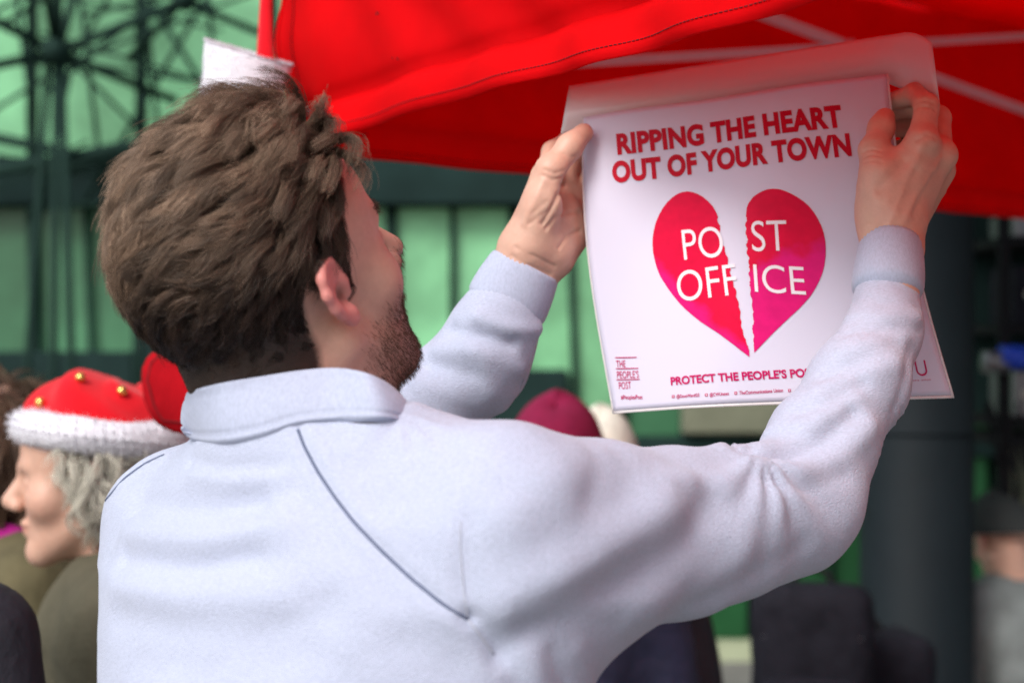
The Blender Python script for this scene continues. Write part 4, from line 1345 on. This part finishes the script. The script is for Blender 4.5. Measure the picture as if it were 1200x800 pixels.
# seams laid along the cloth
def seam(pts, r, m_, name="seam"):
    dense = []
    for a, b in zip(pts[:-1], pts[1:]):
        for t in np.linspace(0, 1, 8, endpoint=False): dense.append((a[0] + (b[0] - a[0]) * t, a[1] + (b[1] - a[1]) * t))
    dense.append(pts[-1]); c = on(bvS, dense)
    if len(c) < 4: return
    for _ in range(3): c[1:-1] = (c[:-2] + c[1:-1] * 2 + c[2:]) / 4
    V, F = tube(c, r, 6); mk(name, V, F, m_, sw)
seam([(349, 503), (356, 522), (372, 552), (392, 582), (415, 612), (445, 643), (480, 676), (518, 707), (548, 725)], .0012, M['seam'])
seam([(192, 533), (170, 543), (145, 561), (121, 590)], .0012, M['seam'])
seam([(548, 725), (562, 743), (578, 765)], .0010, M['seam_soft'])
seam([(540, 610), (539, 640), (543, 690), (548, 725)], .0007, M['seam_soft'])
seam([(632, 385), (622, 420), (610, 455), (600, 485)], .0007, M['seam_soft'])

# trousers and shoes
def trouser_fn(P):
    d = smax(torso(P, .90), P[:, 2] - (CAMZ - .62), .01)
    d = smin(d, s_ell(P, HIP + [0, 0, .03], (.168, .168, .15)), .05)
    for h_, k_, a_ in legs: d = smin(d, chain(P, [(h_, .098), (k_, .074), (a_ + [0, 0, .02], .066)], .03), .03)
    return smax(d, .055 - P[:, 2], .01)
V, F = sdf_mesh(trouser_fn, (-.5, 1.0, 0), (.3, 1.75, 1.05), .011); V = relax(V, F, 2)
V += vnormals(V, F) * (.003 * noise(V, 30, 17))[:, None]
mk("trousers", V, F, M['denim'], man)
def shoe_mesh(a_, f_, m_, parent):
    t_ = a_ + f_ * .15
    def fn(P):
        d = chain(P, [(a_ - f_ * .03 - [0, 0, .045], .043), (a_ + f_ * .06 - [0, 0, .042], .046), (t_ - [0, 0, .055], .036)], .03)
        d = smin(d, s_cone(P, a_ - [0, 0, .04], a_ + [0, 0, .01], .043, .045), .02)
        return smax(d, .001 - P[:, 2], .006)
    lo, hi = bbox(a_ + f_ * .05 - [0, 0, .02], .21); V, F = sdf_mesh(fn, lo, hi, .010); V = relax(V, F, 1)
    mk("shoe", V, F, m_, parent)
for h_, k_, a_ in legs: shoe_mesh(a_, fV, M['shoe'], man)


# hair: short at nape and sides, long wavy locks on top
def make_hair(V, F, Q, frame, mask, nst, nclump, lens, rad, parent, name, mt, colr, wave, whorl, lift, seed, clumpy=.8, steps=9, origin=None, cr=(.104, .083, .094), freq=34, droop=0.0, dark=None, cvar=.35, fly=0.0, curl=None):
    r_ = np.random.default_rng(seed)
    fm = mask[F].min(1); ctr_ = V[F].mean(1)
    area = np.linalg.norm(np.cross(V[F[:, 2]] - V[F[:, 0]], V[F[:, 3]] - V[F[:, 1]]), axis=1) * (fm > .4)
    pick = r_.choice(len(F), nst, p=area / area.sum())
    w_ = r_.dirichlet(np.ones(4), nst)
    roots = (V[F[pick]] * w_[..., None]).sum(1); q0 = (Q[F[pick]] * w_[..., None]).sum(1)
    ci = r_.choice(nst, nclump, replace=False)
    cl = np.zeros(nst, int)
    for s in range(0, nst, 4000):
        cl[s:s + 4000] = ((q0[s:s + 4000, None] - q0[ci][None]) ** 2).sum(-1).argmin(1)
    # guide curves in head space
    g = q0[ci].copy(); L_ = lens(g) * r_.uniform(.75, 1.2, nclump)
    cN = nrm((g - [-.006, 0, .045]) / np.array([.098, .077, .088]) ** 2)
    fl_ = g - np.array(whorl); fl_ = nrm(fl_ - (fl_ * cN).sum(1, keepdims=True) * cN)
    sidew = np.clip((.075 - g[:, 2]) / .05, 0, 1)[:, None]
    down = np.array([-.35, 0, -1.0]); fl_ = nrm(fl_ * (1 - sidew) + (down - (cN @ down)[:, None] * cN) * sidew)
    bi = np.cross(cN, fl_)
    ang = wave * (noise(g, freq, seed + 1, 2) * 1.3 + r_.normal(size=nclump) * .28)
    fl_ = fl_ * np.cos(ang)[:, None] + bi * np.sin(ang)[:, None]; bi = np.cross(cN, fl_)
    ph = r_.random(nclump) * 6.28; curlA = r_.uniform(.3, 1.1, nclump) * (wave if curl is None else curl)
    pts = [g.copy()]; p = g.copy(); lf = lift(g)[:, None]
    for k in range(1, steps):
        t = k / (steps - 1)
        d_ = nrm(cN * lf * (1.15 - 1.25 * t) + fl_ * (.35 + .9 * t) - cN * droop * t * t + bi * (np.sin(ph + t * 4.2) * curlA)[:, None])
        p = p + d_ * (L_ / (steps - 1))[:, None]
        e = (p - [-.006, 0, .045]) / np.array(cr); k0 = np.linalg.norm(e, axis=1)
        inside = (k0 < 1) & (p[:, 2] > -.02)
        p = np.where(inside[:, None], [-.006, 0, .045] + e / np.maximum(k0, .2)[:, None] * np.array(cr), p)
        pts.append(p.copy())
    G_ = np.stack(pts, 1)
    tt = np.linspace(0, 1, steps)[None, :, None]
    S_ = G_[cl] + (q0 - g[cl])[:, None] * (1 - clumpy * tt ** .8)
    fac = r_.uniform(.72, 1.12, nst)[:, None, None]
    S_ = q0[:, None] + (S_ - S_[:, :1]) * fac
    S_ = S_ + r_.normal(size=(nst, 1, 3)) * .0022 * tt * np.clip(L_[cl] / .03, .25, 1.3)[:, None, None]
    if fly:
        f_ = (r_.random(nst) < fly)[:, None, None]; S_ = S_ + f_ * nrm(r_.normal(size=(nst, 1, 3))) * .010 * tt ** 1.5 * np.clip(L_[cl] / .03, .2, 1.2)[:, None, None]
    S_ = S_ + (np.sin(tt * 9 + r_.random((nst, 1, 1)) * 6.28) * .0007) * nrm(r_.normal(size=(nst, 1, 3))) * tt
    Wd = S_ @ frame[0] + frame[1]
    cb = np.tile(np.array(colr), (nst, 1))
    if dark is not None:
        hz = np.clip((q0[:, 2] - .03) / .085, 0, 1)[:, None]; cb = np.array(dark) * (1 - hz) + cb * hz  # shade on the lower head is put into the strand colour, lighter on top
    cols = cb * (1 + cvar * (r_.random(nclump)[cl] - .5))[:, None] * (1 + .6 * (r_.random(nst) - .5))[:, None]
    return strands(name, Wd, np.full(nst, rad) * r_.uniform(.7, 1.2, nst), mt, parent, Wd[:, 0].mean(0), cols)


lens_man = lambda g: .010 + .038 * np.clip((g[:, 2] - .0) / .09, 0, 1) ** 1.2 * np.clip(.20 + (g[:, 0] + .10) / .20 * 1.08, .18, 1.2) + .008 * np.clip((.12 + g[:, 2]) / .10, 0, 1)
lift_man = lambda g: .24 + .16 * np.clip((-.03 - g[:, 2]) / .04, 0, 1) + .80 * np.clip((g[:, 2] - .05) / .05, 0, 1) * np.clip((g[:, 0] + .08) / .12, .15, 1.0)
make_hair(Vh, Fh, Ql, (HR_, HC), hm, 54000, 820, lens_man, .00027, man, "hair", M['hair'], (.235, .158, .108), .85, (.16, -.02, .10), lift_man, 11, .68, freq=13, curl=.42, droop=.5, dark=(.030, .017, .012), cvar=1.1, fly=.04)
# beard and eyebrow hairs
def stubble(mask, n, length, rad, m_, name, lean, seed):
    r_ = np.random.default_rng(seed)
    fm = mask[Fh].min(1); nn = vnormals(Vh, Fh)
    p_ = fm * 1.0; pick = r_.choice(len(Fh), n, p=p_ / p_.sum()); w_ = r_.dirichlet(np.ones(4), n)
    rt = (Vh[Fh[pick]] * w_[..., None]).sum(1); nm = nrm((nn[Fh[pick]] * w_[..., None]).sum(1))
    d_ = nrm(nm * .8 + np.array(lean) + r_.normal(size=(n, 3)) * .35); t = np.linspace(0, 1, 4)[None, :, None]
    L_ = length * r_.uniform(.5, 1.2, n)[:, None, None]
    S_ = rt[:, None] + d_[:, None] * t * L_ + np.array([0, 0, -.3]) * (t ** 2) * L_
    strands(name, S_, rad, m_, man, rt.mean(0))
Aq = Ql.copy(); Aq[:, 1] = np.abs(Aq[:, 1])
jawm = np.clip((-.034 - Aq[:, 2] + .25 * np.clip(Aq[:, 0] - .02, -.02, .1)) / .034, 0, 1) ** 1.5 * np.clip((Aq[:, 0] - .002) / .04, 0, 1) * (Aq[:, 2] > -.135)
lipm = np.exp(-(np.linalg.norm((Aq - [.098, 0, -.062]) / [.02, .022, .009], axis=1)) ** 4)
stubble(jawm * (1 - lipm) ** 2 + 1e-9, 8500, .0042, .00015, M['beard'], "beard", HR_.T @ np.array([.25, 0, -1.5]), 3)
brow = np.exp(-((Aq[:, 2] - .026) / .004) ** 2) * (Aq[:, 0] > .07) * (Aq[:, 1] > .012) * (Aq[:, 1] < .052)
for sg in (-1, 1): stubble(brow * (Ql[:, 1] * sg > 0) + 1e-12, 300, .005, .00020, M['beard'], "eyebrow", HR_.T @ np.array([-.2, -.5, .3]), 4)


# ---------------------------------------------------------------- people in the crowd
def make_person(label, head_at, yaw, coat, skin_tint=1.0, pitch=0.0, group=None, trousers='dark_coat', seated=False, hs=.0045, beard=0.0, stoop=.03, arms=None, nose=(.119, .0112), cheek=.021):
    Hc = np.asarray(head_at, float); fr_ = head_frame(yaw, pitch)
    fw = np.array([math.cos(yaw), math.sin(yaw), 0]); lf = np.array([-math.sin(yaw), math.cos(yaw), 0])
    zs = Hc[2] - .185
    nb = Hc - fw * (.03 + stoop) - [0, 0, .15]
    ch_ = nb - fw * .0
    hipz = zs - .50 if not seated else .50
    hip = np.array([ch_[0], ch_[1], hipz]) - fw * (.02 if not seated else .12)
    foot = []
    lg = []
    for s in (-1, 1):
        h_ = hip + lf * s * .085
        if seated: k_ = h_ + fw * .40 + lf * s * .03 + [0, 0, -.02]; a_ = np.array([k_[0], k_[1], .09]) - fw * .02
        else: a_ = np.array([h_[0], h_[1], .09]) + lf * s * .02; k_ = (h_ + a_) / 2 + fw * .02; k_[2] = hipz * .53
        lg.append((h_, k_, a_))
    sh = [np.array([ch_[0], ch_[1], zs]) + lf * s * .165 for s in (-1, 1)]
    am = []
    for i_, s in enumerate((-1, 1)):
        if arms and arms[i_] is not None: e_, w_ = arms[i_]
        else: e_ = sh[i_] + lf * s * .06 - fw * .03 - [0, 0, .27]; w_ = e_ + fw * .12 - [0, 0, .21]
        am.append((sh[i_], np.asarray(e_, float), np.asarray(w_, float)))
    def bd(P, k):
        d = chain(P, [(np.array([ch_[0], ch_[1], zs - .06]), .125 * k), ((np.array([ch_[0], ch_[1], zs]) + hip) / 2, .135 * k), (hip, .140 * k)], .05)
        for s in (-1, 1): d = smin(d, s_cone(P, np.array([ch_[0], ch_[1], zs - .03]) + lf * s * .06, hip + lf * s * .06 + [0, 0, .05], .115 * k, .12 * k), .06)
        d = smin(d, chain(P, [(sh[0], .06 * k), (nb - [0, 0, .02], .065 * k), (sh[1], .06 * k)], .04), .06)
        for a_, b_, c_ in am: d = smin(d, chain(P, [(a_, .066 * k), (b_, .055 * k), (c_, .045 * k)], .02), .035)
        return d
    def coat_fn(P):
        d = bd(P, 1.0)
        if not seated: d = smin(d, s_cone(P, hip, hip - [0, 0, .16], .15, .165), .05); d = smax(d, (hipz - .20) - P[:, 2], .01)
        else: d = smax(d, (hipz - .07) - P[:, 2], .02)
        return smax(d, -s_cone(P, nb + [0, 0, .0], nb + [0, 0, .2], .060, .07), .012)
    def skin_fn(P):
        Q = (P - Hc.astype(np.float32)) @ fr_.T.astype(np.float32)
        d = head_sdf(Q, nose, cheek)
        return smin(d, s_cone(P, Hc + fr_.T @ np.array([-.028, 0, -.05]), nb - [0, 0, .05], .054, .06), .03)
    def low_fn(P):
        d = bd(P, .8)
        for h_, k_, a_ in lg:
            d = smin(d, chain(P, [(h_, .075), (k_, .052), (a_, .040)], .03), .03)
            d = smin(d, s_cone(P, a_ - [0, 0, .05], a_ + fw * .12 - [0, 0, .06], .03, .025), .02)
        for a_, b_, c_ in am:
            u_ = nrm(c_ - b_)
            d = smin(d, s_ell(P, c_ + u_ * .065, (.034, .034, .052)), .02)
            for q_ in range(4): d = smin(d, s_cone(P, c_ + u_ * .09 + lf * (q_ - 1.5) * .017, c_ + u_ * (.15 - .008 * abs(q_ - 1.5)) + lf * (q_ - 1.5) * .015, .009, .008), .006)
            d = smin(d, s_cone(P, c_ + u_ * .05 + fw * .03, c_ + u_ * .10 + fw * .05, .011, .009), .008)
        return d
    lo, hi = bbox(Hc - [0, 0, .03], .21); V1, F1 = sdf_mesh(skin_fn, lo, hi, hs); V1 = relax(V1, F1, 1)
    Ql_ = (V1 - Hc) @ fr_.T
    allp = np.array([p for t_ in lg + am for p in t_] + [Hc]); lo = allp.min(0) - .24; hi = allp.max(0) + .24; lo[2] = -.03
    V2, F2 = sdf_mesh(low_fn, lo, hi, .015)
    cA = skin_color(Ql_, beard) * skin_tint; cB = np.tile(np.array([.48, .29, .21]) * skin_tint, (len(V2), 1))
    o_ = mk("person", np.concatenate([V1, V2]), np.concatenate([F1, F2 + len(V1)]), M['skin'], None, (hip[0], hip[1], 0), True, np.concatenate([cA, cB]))
    tag(o_, label, "person", group)
    V3, F3 = sdf_mesh(coat_fn, lo, hi, .012); V3 = relax(V3, F3, 2)
    V3 += vnormals(V3, F3) * (.007 * noise(V3, 24, int(abs(Hc[0] * 100)) + 3, 2))[:, None]
    ct_ = mk("coat", V3, F3, M[coat], o_)
    aa = np.linspace(0, 2 * math.pi, 40); rows_ = []
    for t_ in aa[:-1]:
        o2 = fw * math.cos(t_) + lf * math.sin(t_); c2 = nb + [0, 0, -.015] + fw * .01
        rows_.append([c2 + o2 * r2 + np.array([0, 0, z2 + .018 * -math.cos(t_)]) for r2, z2 in ((.088, -.045), (.094, -.02), (.088, .015), (.080, .040), (.073, .042), (.070, .0), (.070, -.05))])
    rows_ = np.array(rows_); rows_ += (nrm(rows_ - nb) * (.005 * noise(rows_.reshape(-1, 3), 45, 12)).reshape(39, 7, 1))
    mk("coat_collar", rows_.reshape(-1, 3), grid_faces(39, 7, True), M[coat], ct_)
    def tr_fn(P):
        d = None
        for h_, k_, a_ in lg:
            e_ = chain(P, [(h_, .100), (k_, .072), (a_ + [0, 0, .015], .062)], .03); d = e_ if d is None else smin(d, e_, .03)
        return smax(d, .05 - P[:, 2], .01)
    hi2 = hi.copy(); hi2[2] = hip[2] + .16
    V4, F4 = sdf_mesh(tr_fn, lo, hi2, .015); V4 = relax(V4, F4, 1); mk("trousers", V4, F4, M[trousers], o_)
    for h_, k_, a_ in lg: shoe_mesh(a_, fw, M['shoe_dark'], o_)
    return o_, Hc, fr_, V1, F1, Ql_, nb, fw, lf


def head_hair(pr, n, ncl, L_, rad, m_, col_, wave, seed, mask_fn, lift=.7):
    o_, Hc, fr_, V1, F1, Q1, nb, fw, lf = pr
    return make_hair(V1, F1, Q1, (fr_, Hc), mask_fn(Q1), n, ncl, lambda g: np.full(len(g), L_), rad, o_, "hair", M[m_], col_, wave, (-.05, 0, .12), lambda g: np.full(len(g), lift), seed, .8, 8)


full_mask = lambda Q: ((Q[:, 2] > -.065 + np.clip((Q[:, 0] + .01) / .03, 0, 1) * .10) & (Q[:, 0] < .075 - .0 * Q[:, 2]) & ((Q[:, 0] < .02) | (Q[:, 2] > .05))).astype(float)


def knit_hat(pr, m_, name="beanie", low=.035, bulge=.012, top=.0, fold=True):
    o_, Hc, fr_, *_ = pr
    n, m = 48, 22; rows = []
    for k in range(n):
        th = 2 * math.pi * k / n; prof = []
        for t in np.linspace(0, 1, m):
            ph = t * math.pi / 2
            z = low + (.160 + top - low) * math.sin(ph)
            r_ = math.cos(ph) ** .75
            rim_ = (.006 if (fold and t < .22) else 0) + .0018 * math.cos(th * 24)
            prof.append([-.006 + math.cos(th) * ((.103 + bulge) * r_ + rim_), math.sin(th) * ((.082 + bulge) * r_ + rim_), z - .18 * math.cos(th) * -.10])
        rows.append(prof)
    V = np.array(rows).reshape(-1, 3) @ fr_ + Hc
    return mk(name, V, grid_faces(n, m, True), M[m_], o_)


# elderly person in the plush hat
pA = make_person("silver haired person in a red plush hat with gold bells, seen in profile", W(112, 562, 2.40), math.radians(180 + 6), 'khaki', 1.0, math.radians(-2), stoop=.02, nose=(.116, .0138), cheek=.026, hs=.0035)
head_hair(pA, 9000, 500, .055, .0006, 'grey_hair', (.66, .63, .54), 1.5, 8, lambda Q: ((Q[:, 2] > -.075 + np.clip((Q[:, 0] + .005) / .02, 0, 1) * .05) & (Q[:, 0] < .03) & (Q[:, 2] < .062)).astype(float), 1.15)
o_, Hc, fr_ = pA[0], pA[1], pA[2]
tilt = np.array(Matrix.Rotation(-.10, 3, 'Y'))
n, m = 64, 16; rows = []
for k in range(n):
    th = 2 * math.pi * k / n
    prof = []
    for q in range(m):
        ph = 2 * math.pi * q / m
        rr_ = .024
        prof.append([-.008 + math.cos(th) * (.104 + rr_ * math.cos(ph)), math.sin(th) * (.088 + rr_ * math.cos(ph)), .066 + rr_ * 1.05 * math.sin(ph) - .10 * math.cos(th) * -.05])
    prof.append(prof[0]); rows.append(prof)
brim = (np.array(rows).reshape(-1, 3) @ tilt.T) @ fr_ + Hc
brim += (.0060 * noise(brim, 75, 4, 3))[:, None] * nrm(brim - Hc)
n2_ = rng.integers(0, len(brim), 7000); dd_ = nrm(brim[n2_] - Hc + rng.normal(size=(7000, 3)) * .05); dd_[:, 2] -= .2
sh_ = mk("plush_hat", brim, grid_faces(n, m + 1, True), M['fur'], o_)
strands("plush_fibre", brim[n2_][:, None] + dd_[:, None] * (np.linspace(0, 1, 3)[None, :, None] * (.003 + .006 * rng.random((7000, 1, 1)))), .0005, M['fur'], sh_, Hc)
rows = []
for k in range(n):
    th = 2 * math.pi * k / n; prof = []
    for t in np.linspace(0, 1, 22):
        ph = t * math.pi / 2; r_ = math.cos(ph) ** .8
        sag = -.055 * max(0, t - .1) ** 1.2
        xh = -.008 + math.cos(th) * .110 * r_ + .25 * sag + .006 * math.sin(th * 5 + t * 6)
        prof.append([xh, math.sin(th) * .094 * r_, .068 + .090 * math.sin(ph) * (1 - .42 * min(1, max(0, (.03 - xh) / .12))) + .008 * math.sin(th * 4 + t * 8) * r_])
    rows.append(prof)
Vr = (np.array(rows).reshape(-1, 3) @ tilt.T) @ fr_ + Hc
mk("hat_crown", Vr, grid_faces(n, 22, True), M['felt_red'], sh_)
bv_hat = BVHTree.FromPolygons([Vector(map(float, v)) for v in Vr], [tuple(map(int, f)) for f in grid_faces(n, 22, True)])
tailp = np.array([[-.05, 0, .105], [-.085, -.02, .096], [-.112, -.04, .080], [-.124, -.06, .055], [-.128, -.07, .03]])
Vt, Ft = tube((tailp @ tilt.T) @ fr_ + Hc, [.038, .034, .028, .020, .010], 16); mk("hat_tail", Vt, Ft, M['felt_red'], sh_)
for (px, py) in ((44, 466), (93, 449), (142, 457)):
    h_ = bv_hat.find_nearest(Vector(W(px, py + 4, 2.345))); c = np.array(h_[0]) + nrm(np.array(h_[0]) - Hc) * .006; n_ = 12
    V, F = tube([c + [0, 0, -.0072], c + [0, 0, -.006], c + [0, 0, -.003], c, c + [0, 0, .003], c + [0, 0, .006], c + [0, 0, .0072]], [.0015, .004, .0068, .0075, .0068, .004, .0015], n_)
    mk("bell", V, F, M['gold'], sh_)
# strap across the shoulder
# neighbour at the frame edge with brown hair and magenta scarf
pB = make_person("brown haired person with a magenta scarf beside the plush hat wearer", W(-22, 545, 2.72), math.radians(200), 'olive', 1.0, 0)
head_hair(pB, 5000, 300, .125, .0007, 'hair', (.12, .07, .045), .8, 18, full_mask, .7)
o_, Hc, fr_, nb = pB[0], pB[1], pB[2], pB[6]
a = np.linspace(0, 2 * math.pi, 30)
for k in range(2):
    pts = np.stack([nb[0] + np.cos(a) * (.085 + .012 * k), nb[1] + np.sin(a) * (.085 + .012 * k), nb[2] + .035 - .045 * k + .012 * np.sin(a * 2 + k)], -1)
    V, F = tube(pts, .030, 10, False); V += nrm(V - nb) * (.004 * noise(V, 70, 5 + k))[:, None]; mk("scarf", V, F, M['magenta'], o_)
# dark jacket in the lower corner
pC = make_person("person in a dark charcoal jacket next to the magenta scarf", W(-205, 556, 1.85), math.radians(100), 'dark_coat', 1.0, 0)
head_hair(pC, 2500, 200, .04, .0008, 'hair', (.05, .035, .028), .5, 19, full_mask, .5)
# two people behind the raised arm
pD = make_person("person in a maroon knitted beanie and navy jacket behind the raised arm", W(652, 570, 3.1), math.radians(85), 'navy', 1.0, 0, arms=None)
knit_hat(pD, 'maroon', "beanie", .02, .012, .0)
head_hair(pD, 2000, 150, .04, .0009, 'hair', (.06, .04, .03), .4, 20, lambda Q: full_mask(Q) * (Q[:, 2] < .04), .4)
pE = make_person("person in a cream knitted hat next to the maroon beanie", W(702, 572, 3.55), math.radians(75), 'dark_coat', 1.0, 0)
knit_hat(pE, 'white_hair', "knitted_hat", .01, .006, .0)
# seated person beside the rack
sp = W(1176, 636, 5.5)
pF = make_person("seated person in a grey fleece and charcoal beanie next to the column", sp, math.radians(110), 'grey_jacket', 1.0, math.radians(-15), seated=True)
knit_hat(pF, 'charcoal_knit', "beanie", .03, .012, .0)
hipF = np.array([pF[0].location[0], pF[0].location[1], 0])


# flight case used as a seat, and bags stacked by the column
def flight_case(c, sx, sy, sz, label):
    e = empty("flight_case", (c[0], c[1], c[2]), label, "case")
    V, F = box((c[0] - sx, c[1] - sy, c[2] + .002), (c[0] + sx, c[1] + sy, c[2] + sz), .012); mk("shell", V, F, M['black'], e, smooth=False)
    V, F = box((c[0] - sx - .004, c[1] - sy - .004, c[2] + sz * .66), (c[0] + sx + .004, c[1] + sy + .004, c[2] + sz * .66 + .02), .003); mk("metal_rim", V, F, M['metal_grey'], e, smooth=False)
    for s in (-1, 1):
        V, F = box((c[0] + s * sx * .55 - .03, c[1] - sy - .012, c[2] + sz * .58), (c[0] + s * sx * .55 + .03, c[1] - sy - .004, c[2] + sz * .76), .003); mk("latch", V, F, M['metal_grey'], e, smooth=False)
    t = np.linspace(0, math.pi, 10); V, F = tube(np.stack([c[0] + np.cos(t) * .06, c[1] - sy - .012 - np.sin(t) * .03, np.full(10, c[2] + sz * .4)], -1), .008, 6); mk("handle", V, F, M['black'], e)
    return e
flight_case((hipF[0], hipF[1], 0), .22, .20, .37, "black flight case under the seated person in grey fleece")


def backpack(c, yaw, w, dp, h, label, lean=0.0):
    e = empty("backpack", c, label, "backpack")
    fw = np.array([math.cos(yaw), math.sin(yaw), 0]); lf = np.array([-math.sin(yaw), math.cos(yaw), 0]); upv = np.array([0, 0, 1.0]) + fw * lean
    R = np.stack([fw, lf, nrm(upv)])
    c = np.asarray(c, float)
    def rb(P, q0, b, r):
        q = np.abs((P - (c + q0 @ R).astype(np.float32)) @ R.T.astype(np.float32)) - (np.array(b) - r)
        return np.linalg.norm(np.maximum(q, 0), axis=1) + np.minimum(q.max(1), 0) - r
    def fn(P): return rb(P, np.array([0, 0, h / 2]), (dp, w, h / 2), .055)
    def pf(P): return rb(P, np.array([-dp - .01, 0, h * .30]), (.045, w * .82, h * .25), .035)
    lo, hi = bbox(c + [0, 0, h / 2], max(h, w * 2) * .75)
    V, F = sdf_mesh(fn, lo, hi, .013); V = relax(V, F, 2); V += vnormals(V, F) * (.007 * noise(V, 22, 6))[:, None]; mk("body", V, F, M['nylon'], e)
    V, F = sdf_mesh(pf, lo, hi, .013); V = relax(V, F, 2); V += vnormals(V, F) * (.004 * noise(V, 30, 7))[:, None]; mk("front_pocket", V, F, M['nylon'], e)
    t = np.linspace(0, math.pi, 12)
    V, F = tube(c + np.stack([np.zeros(12), np.cos(t) * .05, h + np.sin(t) * .045 - .01], -1) @ R, .009, 6); mk("grab_handle", V, F, M['black'], e)
    zt = np.linspace(-.8, .8, 12); V, F = tube(c + np.stack([np.full(12, -dp - .004), zt * w, h * .80 - .04 * zt ** 2], -1) @ R, .005, 5); mk("zip", V, F, M['metal_grey'], e)
    for s in (-1, 1):
        t = np.linspace(0, 1, 12); V, F = tube(c + np.stack([dp + .05 * np.sin(t * math.pi), np.full(12, s * w * .5), h * (.9 - .75 * t)], -1) @ R, .016, 6); mk("shoulder_strap", V, F, M['nylon'], e)
    return e
c1 = W(952, 800, 4.3)
fc = flight_case((c1[0], c1[1], 0), .30, .24, .52, "black flight case supporting the large black backpack")
backpack((c1[0] + .0, c1[1], .52), math.radians(80), .15, .12, .47, "large black nylon backpack standing on a flight case by the column", .1)
c2 = W(1008, 800, 4.55)
backpack((c2[0] + .02, c2[1] + .05, 0.0), math.radians(100), .17, .13, .82, "tall black nylon backpack standing on the ground against the column")
print("scene built", len(bpy.data.objects))
